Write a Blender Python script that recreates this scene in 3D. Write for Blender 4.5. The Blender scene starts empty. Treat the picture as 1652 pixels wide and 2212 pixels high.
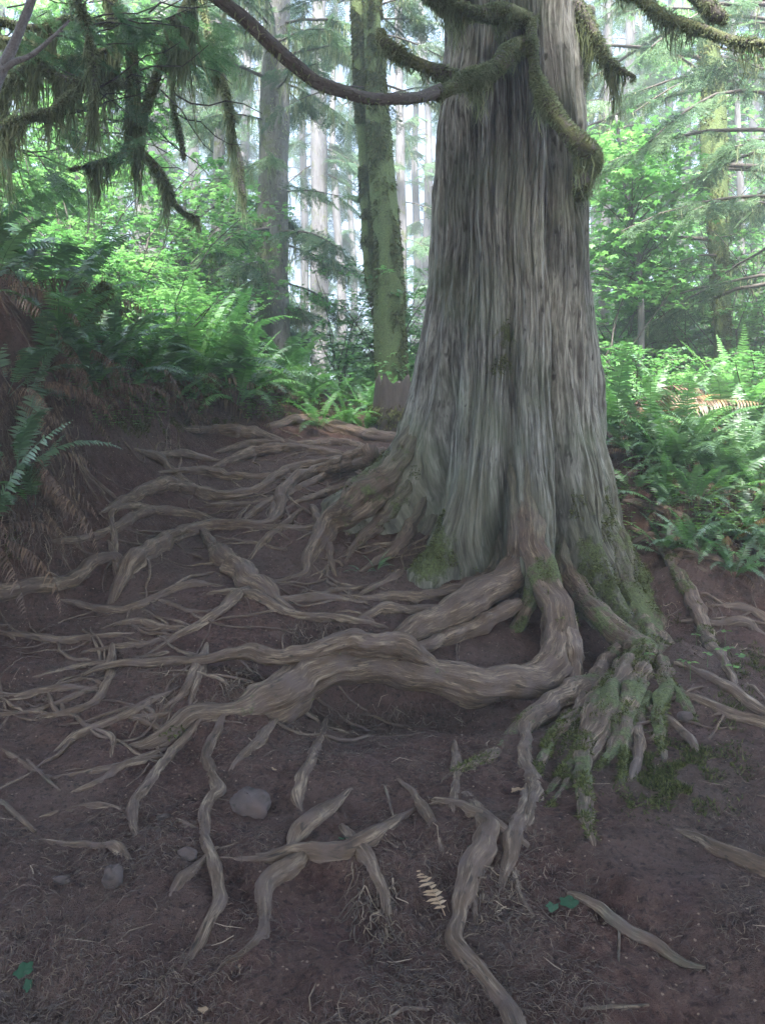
import bpy, math, numpy as np
from mathutils import Vector, Matrix
PI = math.pi
scene = bpy.context.scene
COL = scene.collection
rng = np.random.default_rng(7)

# ------------------------------------------------------------------ noise
_perm = np.random.default_rng(3).permutation(256)
_perm = np.concatenate([_perm, _perm, _perm]).astype(np.int32)
_g = np.random.default_rng(4).normal(size=(256, 3)); _g /= np.linalg.norm(_g, axis=1)[:, None]
_g=_g.astype(np.float32)
def pn(x, y, z):
    x, y, z = np.broadcast_arrays(np.asarray(x, np.float32), np.asarray(y, np.float32), np.asarray(z, np.float32))
    fx, fy, fz = np.floor(x), np.floor(y), np.floor(z)
    xi, yi, zi = fx.astype(np.int32) & 255, fy.astype(np.int32) & 255, fz.astype(np.int32) & 255
    xf, yf, zf = x - fx, y - fy, z - fz
    f = lambda t: t*t*t*(t*(t*6-15)+10)
    U, V, W = f(xf), f(yf), f(zf)
    out = None
    for dx in (0, 1):
        a = _perm[xi+dx]; wx = U if dx else 1-U
        for dy in (0, 1):
            b = _perm[a + yi+dy]; wxy = wx*(V if dy else 1-V)
            for dz in (0, 1):
                g = _g[_perm[b + zi+dz]]
                d = (g[..., 0]*(xf-dx) + g[..., 1]*(yf-dy) + g[..., 2]*(zf-dz))*(wxy*(W if dz else 1-W))
                out = d if out is None else out + d
    return out*1.6
def fbm(x, y, z, o=4, lac=2.0, gain=.5):
    s, a, k = 0, 1.0, 1.0
    for i in range(o):
        s = s + a*pn(x*k+i*17.3, y*k+i*5.1, z*k-i*9.7); a *= gain; k *= lac
    return s

# ------------------------------------------------------------------ mesh helpers
class MB:
    def __init__(s): s.V=[]; s.L=[]; s.S=[]; s.M=[]; s.T=[]; s.n=0; s.fib=[]; s.moss=[]
    def add(s, V, F, mat=0, tint=None, fib=None, moss=None):
        V=np.asarray(V,float).reshape(-1,3); F=np.asarray(F,int)
        s.V.append(V); s.L.append((F+s.n).ravel()); s.S.append(np.full(len(F),F.shape[1])); s.M.append(np.full(len(F),mat))
        n=len(V)
        s.T.append(np.full(n,.5) if tint is None else np.broadcast_to(np.asarray(tint,float),(n,)))
        s.fib.append(V if fib is None else fib)
        s.moss.append(np.zeros(n) if moss is None else np.broadcast_to(np.asarray(moss,float),(n,)))
        s.n+=n
    def arrays(s): return np.concatenate(s.V)
    def mesh(s, name, mats, smooth=True):
        me=bpy.data.meshes.new(name)
        V=np.concatenate(s.V); L=np.concatenate(s.L); S=np.concatenate(s.S); M=np.concatenate(s.M)
        me.vertices.add(len(V)); me.vertices.foreach_set('co',V.astype(np.float32).ravel())
        me.loops.add(len(L)); me.loops.foreach_set('vertex_index',L.astype(np.int32))
        me.polygons.add(len(S))
        st=np.concatenate([[0],np.cumsum(S)[:-1]])
        me.polygons.foreach_set('loop_start',st.astype(np.int32))
        for m in mats: me.materials.append(m)
        me.polygons.foreach_set('material_index',M.astype(np.int32))
        me.polygons.foreach_set('use_smooth',np.full(len(S),smooth))
        for nm,d in (('tint',s.T),('moss',s.moss)):
            a=me.attributes.new(nm,'FLOAT','POINT'); a.data.foreach_set('value',np.concatenate(d).astype(np.float32))
        a=me.attributes.new('fib','FLOAT_VECTOR','POINT'); a.data.foreach_set('vector',np.concatenate(s.fib).astype(np.float32).ravel())
        me.update(calc_edges=True)
        return me
    def build(s, name, mats, parent=None, smooth=True):
        if not isinstance(mats,(list,tuple)): mats=[mats]
        return link(name, s.mesh(name,mats,smooth), parent)
def link(name, data, parent=None):
    o=bpy.data.objects.new(name,data); COL.objects.link(o)
    if parent is not None:
        o.parent=parent
        o.matrix_parent_inverse=Matrix.Translation(-Vector(parent.location)) if parent.get('_w') else Matrix()
    return o
def empty(name, loc=(0,0,0), world=False):
    o=bpy.data.objects.new(name,None); o.empty_display_size=.1; o.location=loc; COL.objects.link(o)
    if world: o['_w']=1          # its parts are given in world coordinates
    return o
def tag(o, label=None, cat=None, group=None, kind=None):
    if label: o['label']=label
    if cat: o['category']=cat
    if group: o['group']=group
    if kind: o['kind']=kind
    return o
def copy_tree(o, parent=None):
    c=o.copy(); COL.objects.link(c)
    if parent is not None: c.parent=parent
    for ch in list(o.children): copy_tree(ch,c)
    return c
def place(V, F, Ms, ts=None):
    """replicate V,F by N matrices (N,3,4)"""
    N=len(Ms); Ms=np.asarray(Ms)
    W=np.einsum('nij,vj->nvi',Ms[:,:,:3],V)+Ms[:,None,:,3]
    FF=(F[None]+(np.arange(N)*len(V))[:,None,None]).reshape(-1,F.shape[1])
    return W.reshape(-1,3),FF
def rotmats(X, Z, scale, loc):
    """frames with x axis along X and z axis near Z"""
    X=X/np.linalg.norm(X,axis=1)[:,None]
    Y=np.cross(Z,X); Y/=np.linalg.norm(Y,axis=1)[:,None]+1e-9
    Zz=np.cross(X,Y)
    M=np.stack([X,Y,Zz],axis=2)*np.asarray(scale).reshape(-1,1,1)
    return np.concatenate([M,loc[:,:,None]],axis=2)
def catmull(P, n=None, step=None):
    P=np.asarray(P,float)
    if len(P)==2: P=np.stack([P[0],(P[0]+P[1])/2,P[1]])
    Q=np.concatenate([[2*P[0]-P[1]],P,[2*P[-1]-P[-2]]])
    out=[]
    for i in range(1,len(Q)-2):
        d=np.linalg.norm((Q[i+1]-Q[i])[:3 if P.shape[1]>3 else 2])
        k=max(2,int(math.ceil(d/step))) if step else n
        t=np.linspace(0,1,k,endpoint=False)[:,None]
        a,b,c,e=Q[i-1],Q[i],Q[i+1],Q[i+2]
        out.append(.5*((2*b)+(-a+c)*t+(2*a-5*b+4*c-e)*t*t+(-a+3*b-3*c+e)*t**3))
    out.append(P[-1:])
    return np.concatenate(out)
def frames(P):
    T=np.gradient(P,axis=0); T/=np.linalg.norm(T,axis=1)[:,None]+1e-9
    up=np.array([0,0,1.]) if abs(T[0,2])<.9 else np.array([0,-1.,0])
    A=np.zeros_like(P); u=up-T[0]*np.dot(up,T[0]); A[0]=u/np.linalg.norm(u)
    for i in range(1,len(P)):
        u=A[i-1]-T[i]*np.dot(A[i-1],T[i])
        w=np.array([0,0,1.])-T[i]*T[i,2]
        u=u/np.linalg.norm(u)+w*.04; A[i]=u/np.linalg.norm(u)
    return T,A,np.cross(T,A)
def tube(mb, P, R, ring=10, rough=.08, seed=0, mat=0, moss=0, ridge=0, knob=0, oval=None, tint=.5, cap=True):
    P=np.asarray(P,float); R=np.asarray(R,float)
    st_=np.linalg.norm(P[-1]-P[0])/len(P)+1e-6; kw=min(int(R.mean()*2.2/st_),(len(P)-1)//3)
    if kw>=2:
        ke=np.hanning(2*kw+3)[1:-1]; ke/=ke.sum(); Ps=np.stack([np.convolve(np.concatenate([2*P[0,q]-P[kw:0:-1,q],P[:,q],2*P[-1,q]-P[-2:-kw-2:-1,q]]),ke,'valid') for q in range(3)],1)
        T,A,B=frames(Ps)
    else: T,A,B=frames(P)
    s=np.concatenate([[0],np.cumsum(np.linalg.norm(np.diff(P,axis=0),axis=1))])
    th=np.linspace(0,2*PI,ring,endpoint=False)
    c,sn=np.cos(th),np.sin(th)
    Rm=max(R.mean(),1e-3)
    fx=c[None]*R[:,None]+0*s[:,None]; fy=sn[None]*R[:,None]; fz=s[:,None]+0*fx
    k=1/max(Rm*2.2,.02)
    d=np.ones_like(fx)
    if rough: d=d+rough*fbm(c[None]*1.3+seed*3.7,sn[None]*1.3+seed,fz*k*.22,3)
    if ridge:
        w1=.9*pn(s*k*.3,seed,0*s)[:,None]; w2=.9*pn(s*k*.3,seed+9.3,0*s)[:,None]; am=(.7+.6*pn(s*k*.5,seed+4,0*s))[:,None]
        d=d+am*ridge*(1-2.2*np.abs(pn(c[None]*2.4+seed+w1,sn[None]*2.4-seed+w2,seed)))+ridge*.5*(1-2*np.abs(pn(c[None]*6.3+seed+w2*1.5,sn[None]*6.3-seed+w1*1.5,seed)))
    if knob: d=d+knob*np.clip(fbm(c[None]*.8-seed,sn[None]*.8+seed*2,fz*k*.16,2),-.6,1)
    rr=R[:,None]*d
    ax,bx=(1,1) if oval is None else oval
    V=P[:,None,:]+A[:,None,:]*(c[None]*rr*ax)[...,None]+B[:,None,:]*(sn[None]*rr*bx)[...,None]
    n=len(P)
    i=np.arange(n-1)[:,None]*ring; j=np.arange(ring)[None]; j2=(j+1)%ring
    F=np.stack([i+j,i+j2,i+ring+j2,i+ring+j],axis=2).reshape(-1,4)
    fib=np.stack([c[None]*Rm+seed*3.1+0*fz,sn[None]*Rm+seed*1.7+0*fz,fz],axis=2).reshape(-1,3)
    m=np.broadcast_to(np.asarray(moss,float).reshape(-1,1) if np.ndim(moss) else moss,(n,ring)).ravel()
    V=V.reshape(-1,3)
    if cap:
        e0=P[0]-T[0]*R[0]*.4; e1=P[-1]+T[-1]*R[-1]*.6
        V=np.concatenate([V,[e0,e1]]); fib=np.concatenate([fib,fib[:1],fib[-1:]]); m=np.concatenate([m,[m[0],m[-1]]])
    mb.add(V,F,mat,tint,fib,m)
    if cap:
        base=mb.n-len(V); a=len(V)-2
        jj=np.arange(ring); T0=np.stack([(jj+1)%ring,jj,np.full(ring,a)],1); T1=np.stack([(n-1)*ring+jj,(n-1)*ring+(jj+1)%ring,np.full(ring,a+1)],1)
        TT=np.concatenate([T0,T1])+base
        mb.L.append(TT.ravel()); mb.S.append(np.full(len(TT),3)); mb.M.append(np.full(len(TT),mat))
    return V
# ------------------------------------------------------------------ camera model
CAMZ,FPX,HOR,CX=1.6,28/36*2212,980.,826.
def at(u,v,y): return np.array([(u-CX)/FPX*y, y, CAMZ+(HOR-v)/FPX*y])

# ------------------------------------------------------------------ materials
class NT:
    def __init__(s,m): s.t=m.node_tree; s.t.nodes.clear()
    def n(s,ty,ins=None,**kw):
        x=s.t.nodes.new(ty)
        for k,v in kw.items(): setattr(x,k,v)
        for k,v in (ins or {}).items():
            i=x.inputs[k]
            if isinstance(v,bpy.types.NodeSocket): s.t.links.new(v,i)
            else: i.default_value=v
        return x
    def attr(s,name): return s.n('ShaderNodeAttribute',attribute_name=name)
    def ramp(s,fac,stops,interp='LINEAR'):
        r=s.n('ShaderNodeValToRGB',{'Fac':fac}); e=r.color_ramp.elements; r.color_ramp.interpolation=interp
        while len(e)<len(stops): e.new(.5)
        for k,(p,c) in enumerate(stops):
            e[k].position=p; e[k].color=(*c,1) if len(c)==3 else c
        return r.outputs[0]
    def math(s,op,a,b=0,clamp=False): return s.n('ShaderNodeMath',{0:a,1:b},operation=op,use_clamp=clamp).outputs[0]
    def mix(s,f,a,b): 
        x=s.n('ShaderNodeMix',data_type='RGBA')
        for i,v in ((0,f),(6,a),(7,b)):
            if isinstance(v,bpy.types.NodeSocket): s.t.links.new(v,x.inputs[i])
            else: x.inputs[i].default_value=v if i==0 else (*v,1)
        return x.outputs[2]
    def noise(s,vec,scale,detail=4,rough=.55,dist=0): return s.n('ShaderNodeTexNoise',{'Vector':vec,'Scale':scale,'Detail':detail,'Roughness':rough,'Distortion':dist}).outputs[0]
    def vmul(s,v,k): return s.n('ShaderNodeVectorMath',{0:v,1:k},operation='MULTIPLY').outputs[0]
    def out(s,sh): s.n('ShaderNodeOutputMaterial',{'Surface':sh})
def newmat(name):
    m=bpy.data.materials.new(name); m.use_nodes=True; return m,NT(m)
def leafmat(name,stops,trans=.45,gloss=.05,rough=.45,clump=0):
    m,t=newmat(name)
    f=t.attr('tint').outputs['Fac']
    oi=t.n('ShaderNodeObjectInfo').outputs['Random']
    f=t.math('ADD',f,t.math('MULTIPLY',t.math('SUBTRACT',oi,.5),.3),True)
    c=t.ramp(f,stops)
    d=t.n('ShaderNodeBsdfDiffuse',{'Color':c}).outputs[0]
    tr=t.n('ShaderNodeBsdfTranslucent',{'Color':c}).outputs[0]
    s=t.n('ShaderNodeMixShader',{'Fac':trans,1:d,2:tr}).outputs[0]
    if gloss:
        g=t.n('ShaderNodeBsdfGlossy',{'Color':(.9,.95,1,1),'Roughness':rough}).outputs[0]
        s=t.n('ShaderNodeMixShader',{'Fac':gloss,1:s,2:g}).outputs[0]
    t.out(s); return m
def barkmat(name,c_dark,c_mid,c_lite,moss=(.060,.074,.026),stretch=.09,fscale=30,bump=.5,mossbias=0.,dirt=None,algae=None,bdist=.012,rough=.85,ramp=(.32,.5,.66),foot_tone=None):
    m,t=newmat(name)
    fib=t.attr('fib').outputs['Vector']; pos=t.n('ShaderNodeNewGeometry').outputs['Position']
    fv=t.vmul(fib,(1,1,stretch))
    n1=t.noise(fv,fscale,5,.62,.35)
    n2=t.noise(fv,fscale*3.3,3,.6,.2)
    n3=t.noise(pos,2.3,4,.6)
    f=t.math('ADD',t.math('MULTIPLY',n1,.6),t.math('MULTIPLY',n2,.4))
    c=t.ramp(f,[(ramp[0],c_dark),(ramp[1],c_mid),(ramp[2],c_lite)])
    c=t.mix(t.ramp(n3,[(.4,(0,0,0)),(.65,(1,1,1))]),c,t.mix(.3,c,c_mid))
    c=t.mix(t.ramp(t.noise(t.vmul(fib,(1,1,stretch*2.2)),fscale*1.6,2,.5,.5),[(.30,(.9,.9,.9)),(.42,(0,0,0))]),c,tuple(x*.55 for x in c_dark))
    if algae:
        c=t.mix(t.math('MULTIPLY',t.ramp(t.noise(pos,1.4,5,.65),[(.48,(0,0,0)),(.66,(1,1,1))]),.6),c,algae)
    if dirt:
        c=t.mix(t.ramp(t.noise(pos,7,5,.65),[(.45,(0,0,0)),(.68,(1,1,1))]),c,dirt)
    if foot_tone:        # darker greenish brown towards the trunk foot and root starts, ragged upper edge
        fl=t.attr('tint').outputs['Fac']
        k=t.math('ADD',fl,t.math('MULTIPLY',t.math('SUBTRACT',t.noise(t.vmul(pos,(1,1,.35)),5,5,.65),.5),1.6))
        c=t.mix(t.math('MULTIPLY',t.ramp(k,[(.4,(0,0,0)),(.75,(1,1,1))]),.8),c,t.mix(t.ramp(f,[(.38,(0,0,0)),(.62,(1,1,1))]),tuple(x*.45 for x in foot_tone),tuple(x*2.1 for x in foot_tone)))
    ma=t.attr('moss').outputs['Fac']
    nm=t.noise(pos,16,5,.7); nm2=t.noise(pos,3.5,3,.6)
    mm=t.math('ADD',t.math('ADD',ma,mossbias),t.math('MULTIPLY',t.math('SUBTRACT',t.math('ADD',nm,nm2),1.0),1.3))
    mk=t.ramp(mm,[(.45,(0,0,0)),(.62,(1,1,1))])
    mc=t.ramp(t.noise(pos,60,3,.6),[(.35,tuple(x*.55 for x in moss)),(.65,tuple(x*1.35 for x in moss))])
    c=t.mix(mk,c,mc)
    h=t.math('ADD',f,t.math('MULTIPLY',mk,t.noise(pos,90,2,.6)))
    b=t.n('ShaderNodeBump',{'Height':h,'Strength':bump,'Distance':bdist}).outputs[0]
    p=t.n('ShaderNodeBsdfPrincipled',{'Base Color':c,'Roughness':rough,'Normal':b,'Specular IOR Level':.25})
    t.out(p.outputs[0]); return m
NCAN,NCAN2,HAZE,SKY,SUN,EXPO=700,420,.0105,.15,5.0,3.5
# ------------------------------------------------------------------ terrain
ctl=[(0,2212,2.2),(826,2212,2.2),(1652,2212,2.3),(0,2000,2.6),(826,2000,2.65),(1652,2000,2.65),
(0,1850,2.95),(400,1850,2.95),(826,1850,3.0),(1250,1850,3.0),(1652,1850,3.05),
(0,1700,3.4),(400,1700,3.45),(826,1700,3.5),(1250,1700,3.6),(1652,1700,3.6),
(0,1600,3.75),(400,1600,3.85),(700,1590,4.15),(900,1600,4.2),(1150,1600,4.2),(1652,1600,4.1),(1450,1620,4.0),
(620,1540,4.35),(760,1520,4.75),(900,1525,4.8),(1080,1530,4.8),(1260,1530,4.6),
(0,1500,4.1),(300,1490,4.2),(520,1470,4.35),(1500,1500,4.5),(1652,1500,4.7),
(0,1400,4.5),(300,1400,4.65),(600,1390,4.85),(800,1390,5.0),(1000,1350,5.45),(1150,1440,5.2),(1300,1460,5.0),(1500,1400,5.0),(1652,1400,5.3),
(0,1300,4.9),(300,1300,5.1),(600,1300,5.3),(800,1290,5.5),(900,1250,5.9),(1480,1330,5.8),(1390,1425,5.4),(1652,1300,5.9),
(40,1200,5.1),(300,1200,5.7),(600,1200,6.0),(800,1190,6.15),(1480,1200,6.1),(1652,1190,6.4),
(-60,1100,5.0),(80,1100,5.4),(300,1110,6.3),(600,1100,6.7),(750,1080,6.9),(1460,1090,6.7),(1652,1070,6.9),
(-60,950,5.1),(80,950,5.7),(220,960,6.4),(350,1000,7.2),(600,1000,7.8),(800,985,8.1),(1420,1000,7.3),(1345,935,8.0),(1480,950,8.5),(1620,945,8.5),(1500,1010,7.4),(1652,985,7.6),
(420,935,8.2),(650,925,9.0),(830,940,9.0),(120,840,6.1),(250,860,7.0),(330,830,7.8),
(-80,760,5.2),(60,740,5.9),(180,745,6.9),(400,830,8.7),(560,860,9.0)]
pts=[tuple(at(*c)) for c in ctl]
pts+=[(1.07,6.4,.75),(1.2,7.2,1.1),(.3,6.6,1.1),(2.3,6.4,.65),(1.07,5.8,.42),
(-4,8,2.9),(-3.4,5.2,2.2),(-5,11,3.5),(-2,11,2.75),(0,11,2.35),(2,9,1.75),(2,11,2.1),(5,9,1.75),(5,12,1.9),(-7,14,3.7),(-2,14,2.9),(3,15,2.2),(8,14,1.9),
(-8,5,2.7),(-5,4,2.1),(-3.5,4,1.5),(-3,2.8,.45),(-6,2,1.8),(6,6,1.1),(6,3,.3),(8,8,1.5),(0,0.8,-.15),(3,1,-.1),(-3,1,0.1),(0,-2,-.4),(-6,-3,.6),(6,-3,-.4),
(-10,22,3.8),(0,22,2.8),(10,22,2.2),(-14,10,4.2),(14,8,1.6),(-14,-4,1.8),(14,-4,-.3),(0,30,3.0),(-16,30,4),(16,30,2.4)]
pts=np.array(pts)
def _tps():
    X=pts[:,:2]; n=len(X)
    d2=((X[:,None]-X[None])**2).sum(2)
    K=.5*d2*np.log(d2+1e-9)+np.eye(n)*.012
    A=np.zeros((n+3,n+3)); A[:n,:n]=K; A[:n,n]=1; A[:n,n+1:]=X; A[n,:n]=1; A[n+1:,:n]=X.T
    return np.linalg.solve(A,np.concatenate([pts[:,2],[0,0,0]]))
_w=_tps()
def _H(x,y):
    x=np.asarray(x,float); y=np.asarray(y,float); sh=x.shape; x=x.ravel(); y=y.ravel()
    xc=np.clip(x,-16,16); yc=np.clip(y,-4,30)
    z=_w[-3]+_w[-2]*xc+_w[-1]*yc
    for k in range(len(pts)):
        d2=(xc-pts[k,0])**2+(yc-pts[k,1])**2
        z=z+_w[k]*.5*d2*np.log(d2+1e-9)
    return z.reshape(sh)
_gx=np.arange(-16,16.01,.05); _gy=np.arange(-4,30.01,.05)
_GX,_GY=np.meshgrid(_gx,_gy,indexing='ij'); _GZ=_H(_GX,_GY)+.05*fbm(_GX*1.7,_GY*1.7,0,3)+.016*fbm(_GX*5,_GY*5,3.3,2)
def H(x,y):
    fx=np.clip((np.asarray(x,float)+16)/.05,0,len(_gx)-1.001); fy=np.clip((np.asarray(y,float)+4)/.05,0,len(_gy)-1.001)
    i=fx.astype(int); j=fy.astype(int); a=fx-i; b=fy-j
    return (_GZ[i,j]*(1-a)+_GZ[i+1,j]*a)*(1-b)+(_GZ[i,j+1]*(1-a)+_GZ[i+1,j+1]*a)*b
def micro(x,y):
    return .010*fbm(x*9,y*9,3.3,2)+.009*(1-2*np.abs(fbm(x*13,y*13,7,2)))+.006*fbm(x*34,y*34,5,2)
def Hd(x,y): return H(x,y)+micro(np.asarray(x,float),np.asarray(y,float))
_ym=np.arange(1.5,16,.01)
def hit(u,v,off=0.):
    x=(u-CX)/FPX*_ym; z=CAMZ+(HOR-v)/FPX*_ym
    k=np.argmax(z-off<=H(x,_ym))
    if z[k]-off>H(x[k],_ym[k]): k=len(_ym)-1
    return _ym[k]
def ghits(u,v):
    u=np.asarray(u,float); v=np.asarray(v,float); out=[]
    for a in range(0,len(u),500):
        uu=u[a:a+500,None]; vv=v[a:a+500,None]; X=(uu-CX)/FPX*_ym; Z=CAMZ+(HOR-vv)/FPX*_ym
        k=np.argmax(Z<=H(X,_ym+0*X),axis=1); y=_ym[k]; x=X[np.arange(len(k)),k]
        out.append(np.stack([x,y,Hd(x,y)],1))
    return np.concatenate(out)
def ghit(u,v):
    y=hit(u,v); x=(u-CX)/FPX*y; return np.array([x,y,float(Hd(x,y))])
TC=np.array([1.067,6.7])
D2=PI/180
#        th0  thfoot  w0  wfoot  bulge  amp  zref  Hh
LOB=[(-80,-84,25,18,.03,.80,1.25,.46),(-27,-44,15,14,.06,.46,.74,.48),(11,4,12,13,.06,.28,.78,.55),(45,33,14,15,.06,.64,.30,.62),
     (78,57,13,12,.045,.50,.45,.60),(125,120,22,20,.03,.35,.6,.5),(180,180,25,22,.03,.4,.9,.5),(-130,-130,24,20,.03,.45,1.1,.5)]
#    angle above, at the foot, width, depth above, depth at the foot
GRV=[(-47,-66,5.5,.09,.27),(-7,-18,5,.07,.25),(26,20,5.5,.13,.30),(61,46,4.5,.09,.21),(100,88,7,.04,.12),(-33,-33,2.2,.045,.06),(-22,-26,1.6,.03,.03),(3,3,2.2,.02,.04),(38,36,2,.025,.04),(-62,-70,2.5,.03,.03),(15,14,1.6,.04,.05),(44,40,1.6,.04,.04),(-58,-60,2,.04,.03)]
def angd(a,b): return (a-b+180)%360-180
def trunk_r(th,z):
    td=th/D2
    r0=np.interp(z,[-.4,.7,1.5,2.3,2.65,3.35,4.3,5.1,8,16],[.70,.70,.69,.665,.645,.605,.56,.50,.45,.30])
    r=r0+0*td
    for (a0,af,w0,wf,bu,am,zr,hh) in LOB:
        f=np.exp(-np.maximum(z-zr,-.04)/hh); fc=np.clip(f,0,1)
        c=a0+(af-a0)*fc; w=w0+(wf-w0)*fc
        r=r+(bu+am*f)*np.exp(-(angd(td,c)/w)**2)
    for (a,af,w,d0,d1) in GRV:
        f=np.clip(np.exp(-(z-.9)/.75),0,1)
        r=r-(d0*np.clip((7.5-z)/2,0,1)+(d1-d0)*f)*np.exp(-(angd(td,a+(af-a)*f+2*np.sin(z*1.3+a))/w)**2)
    # hollow under the root collar at the front
    hz=np.clip((.74-z)/.25,0,1)
    r=r-hz*.55*np.exp(-(angd(td,8)/17)**2)
    return r
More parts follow.
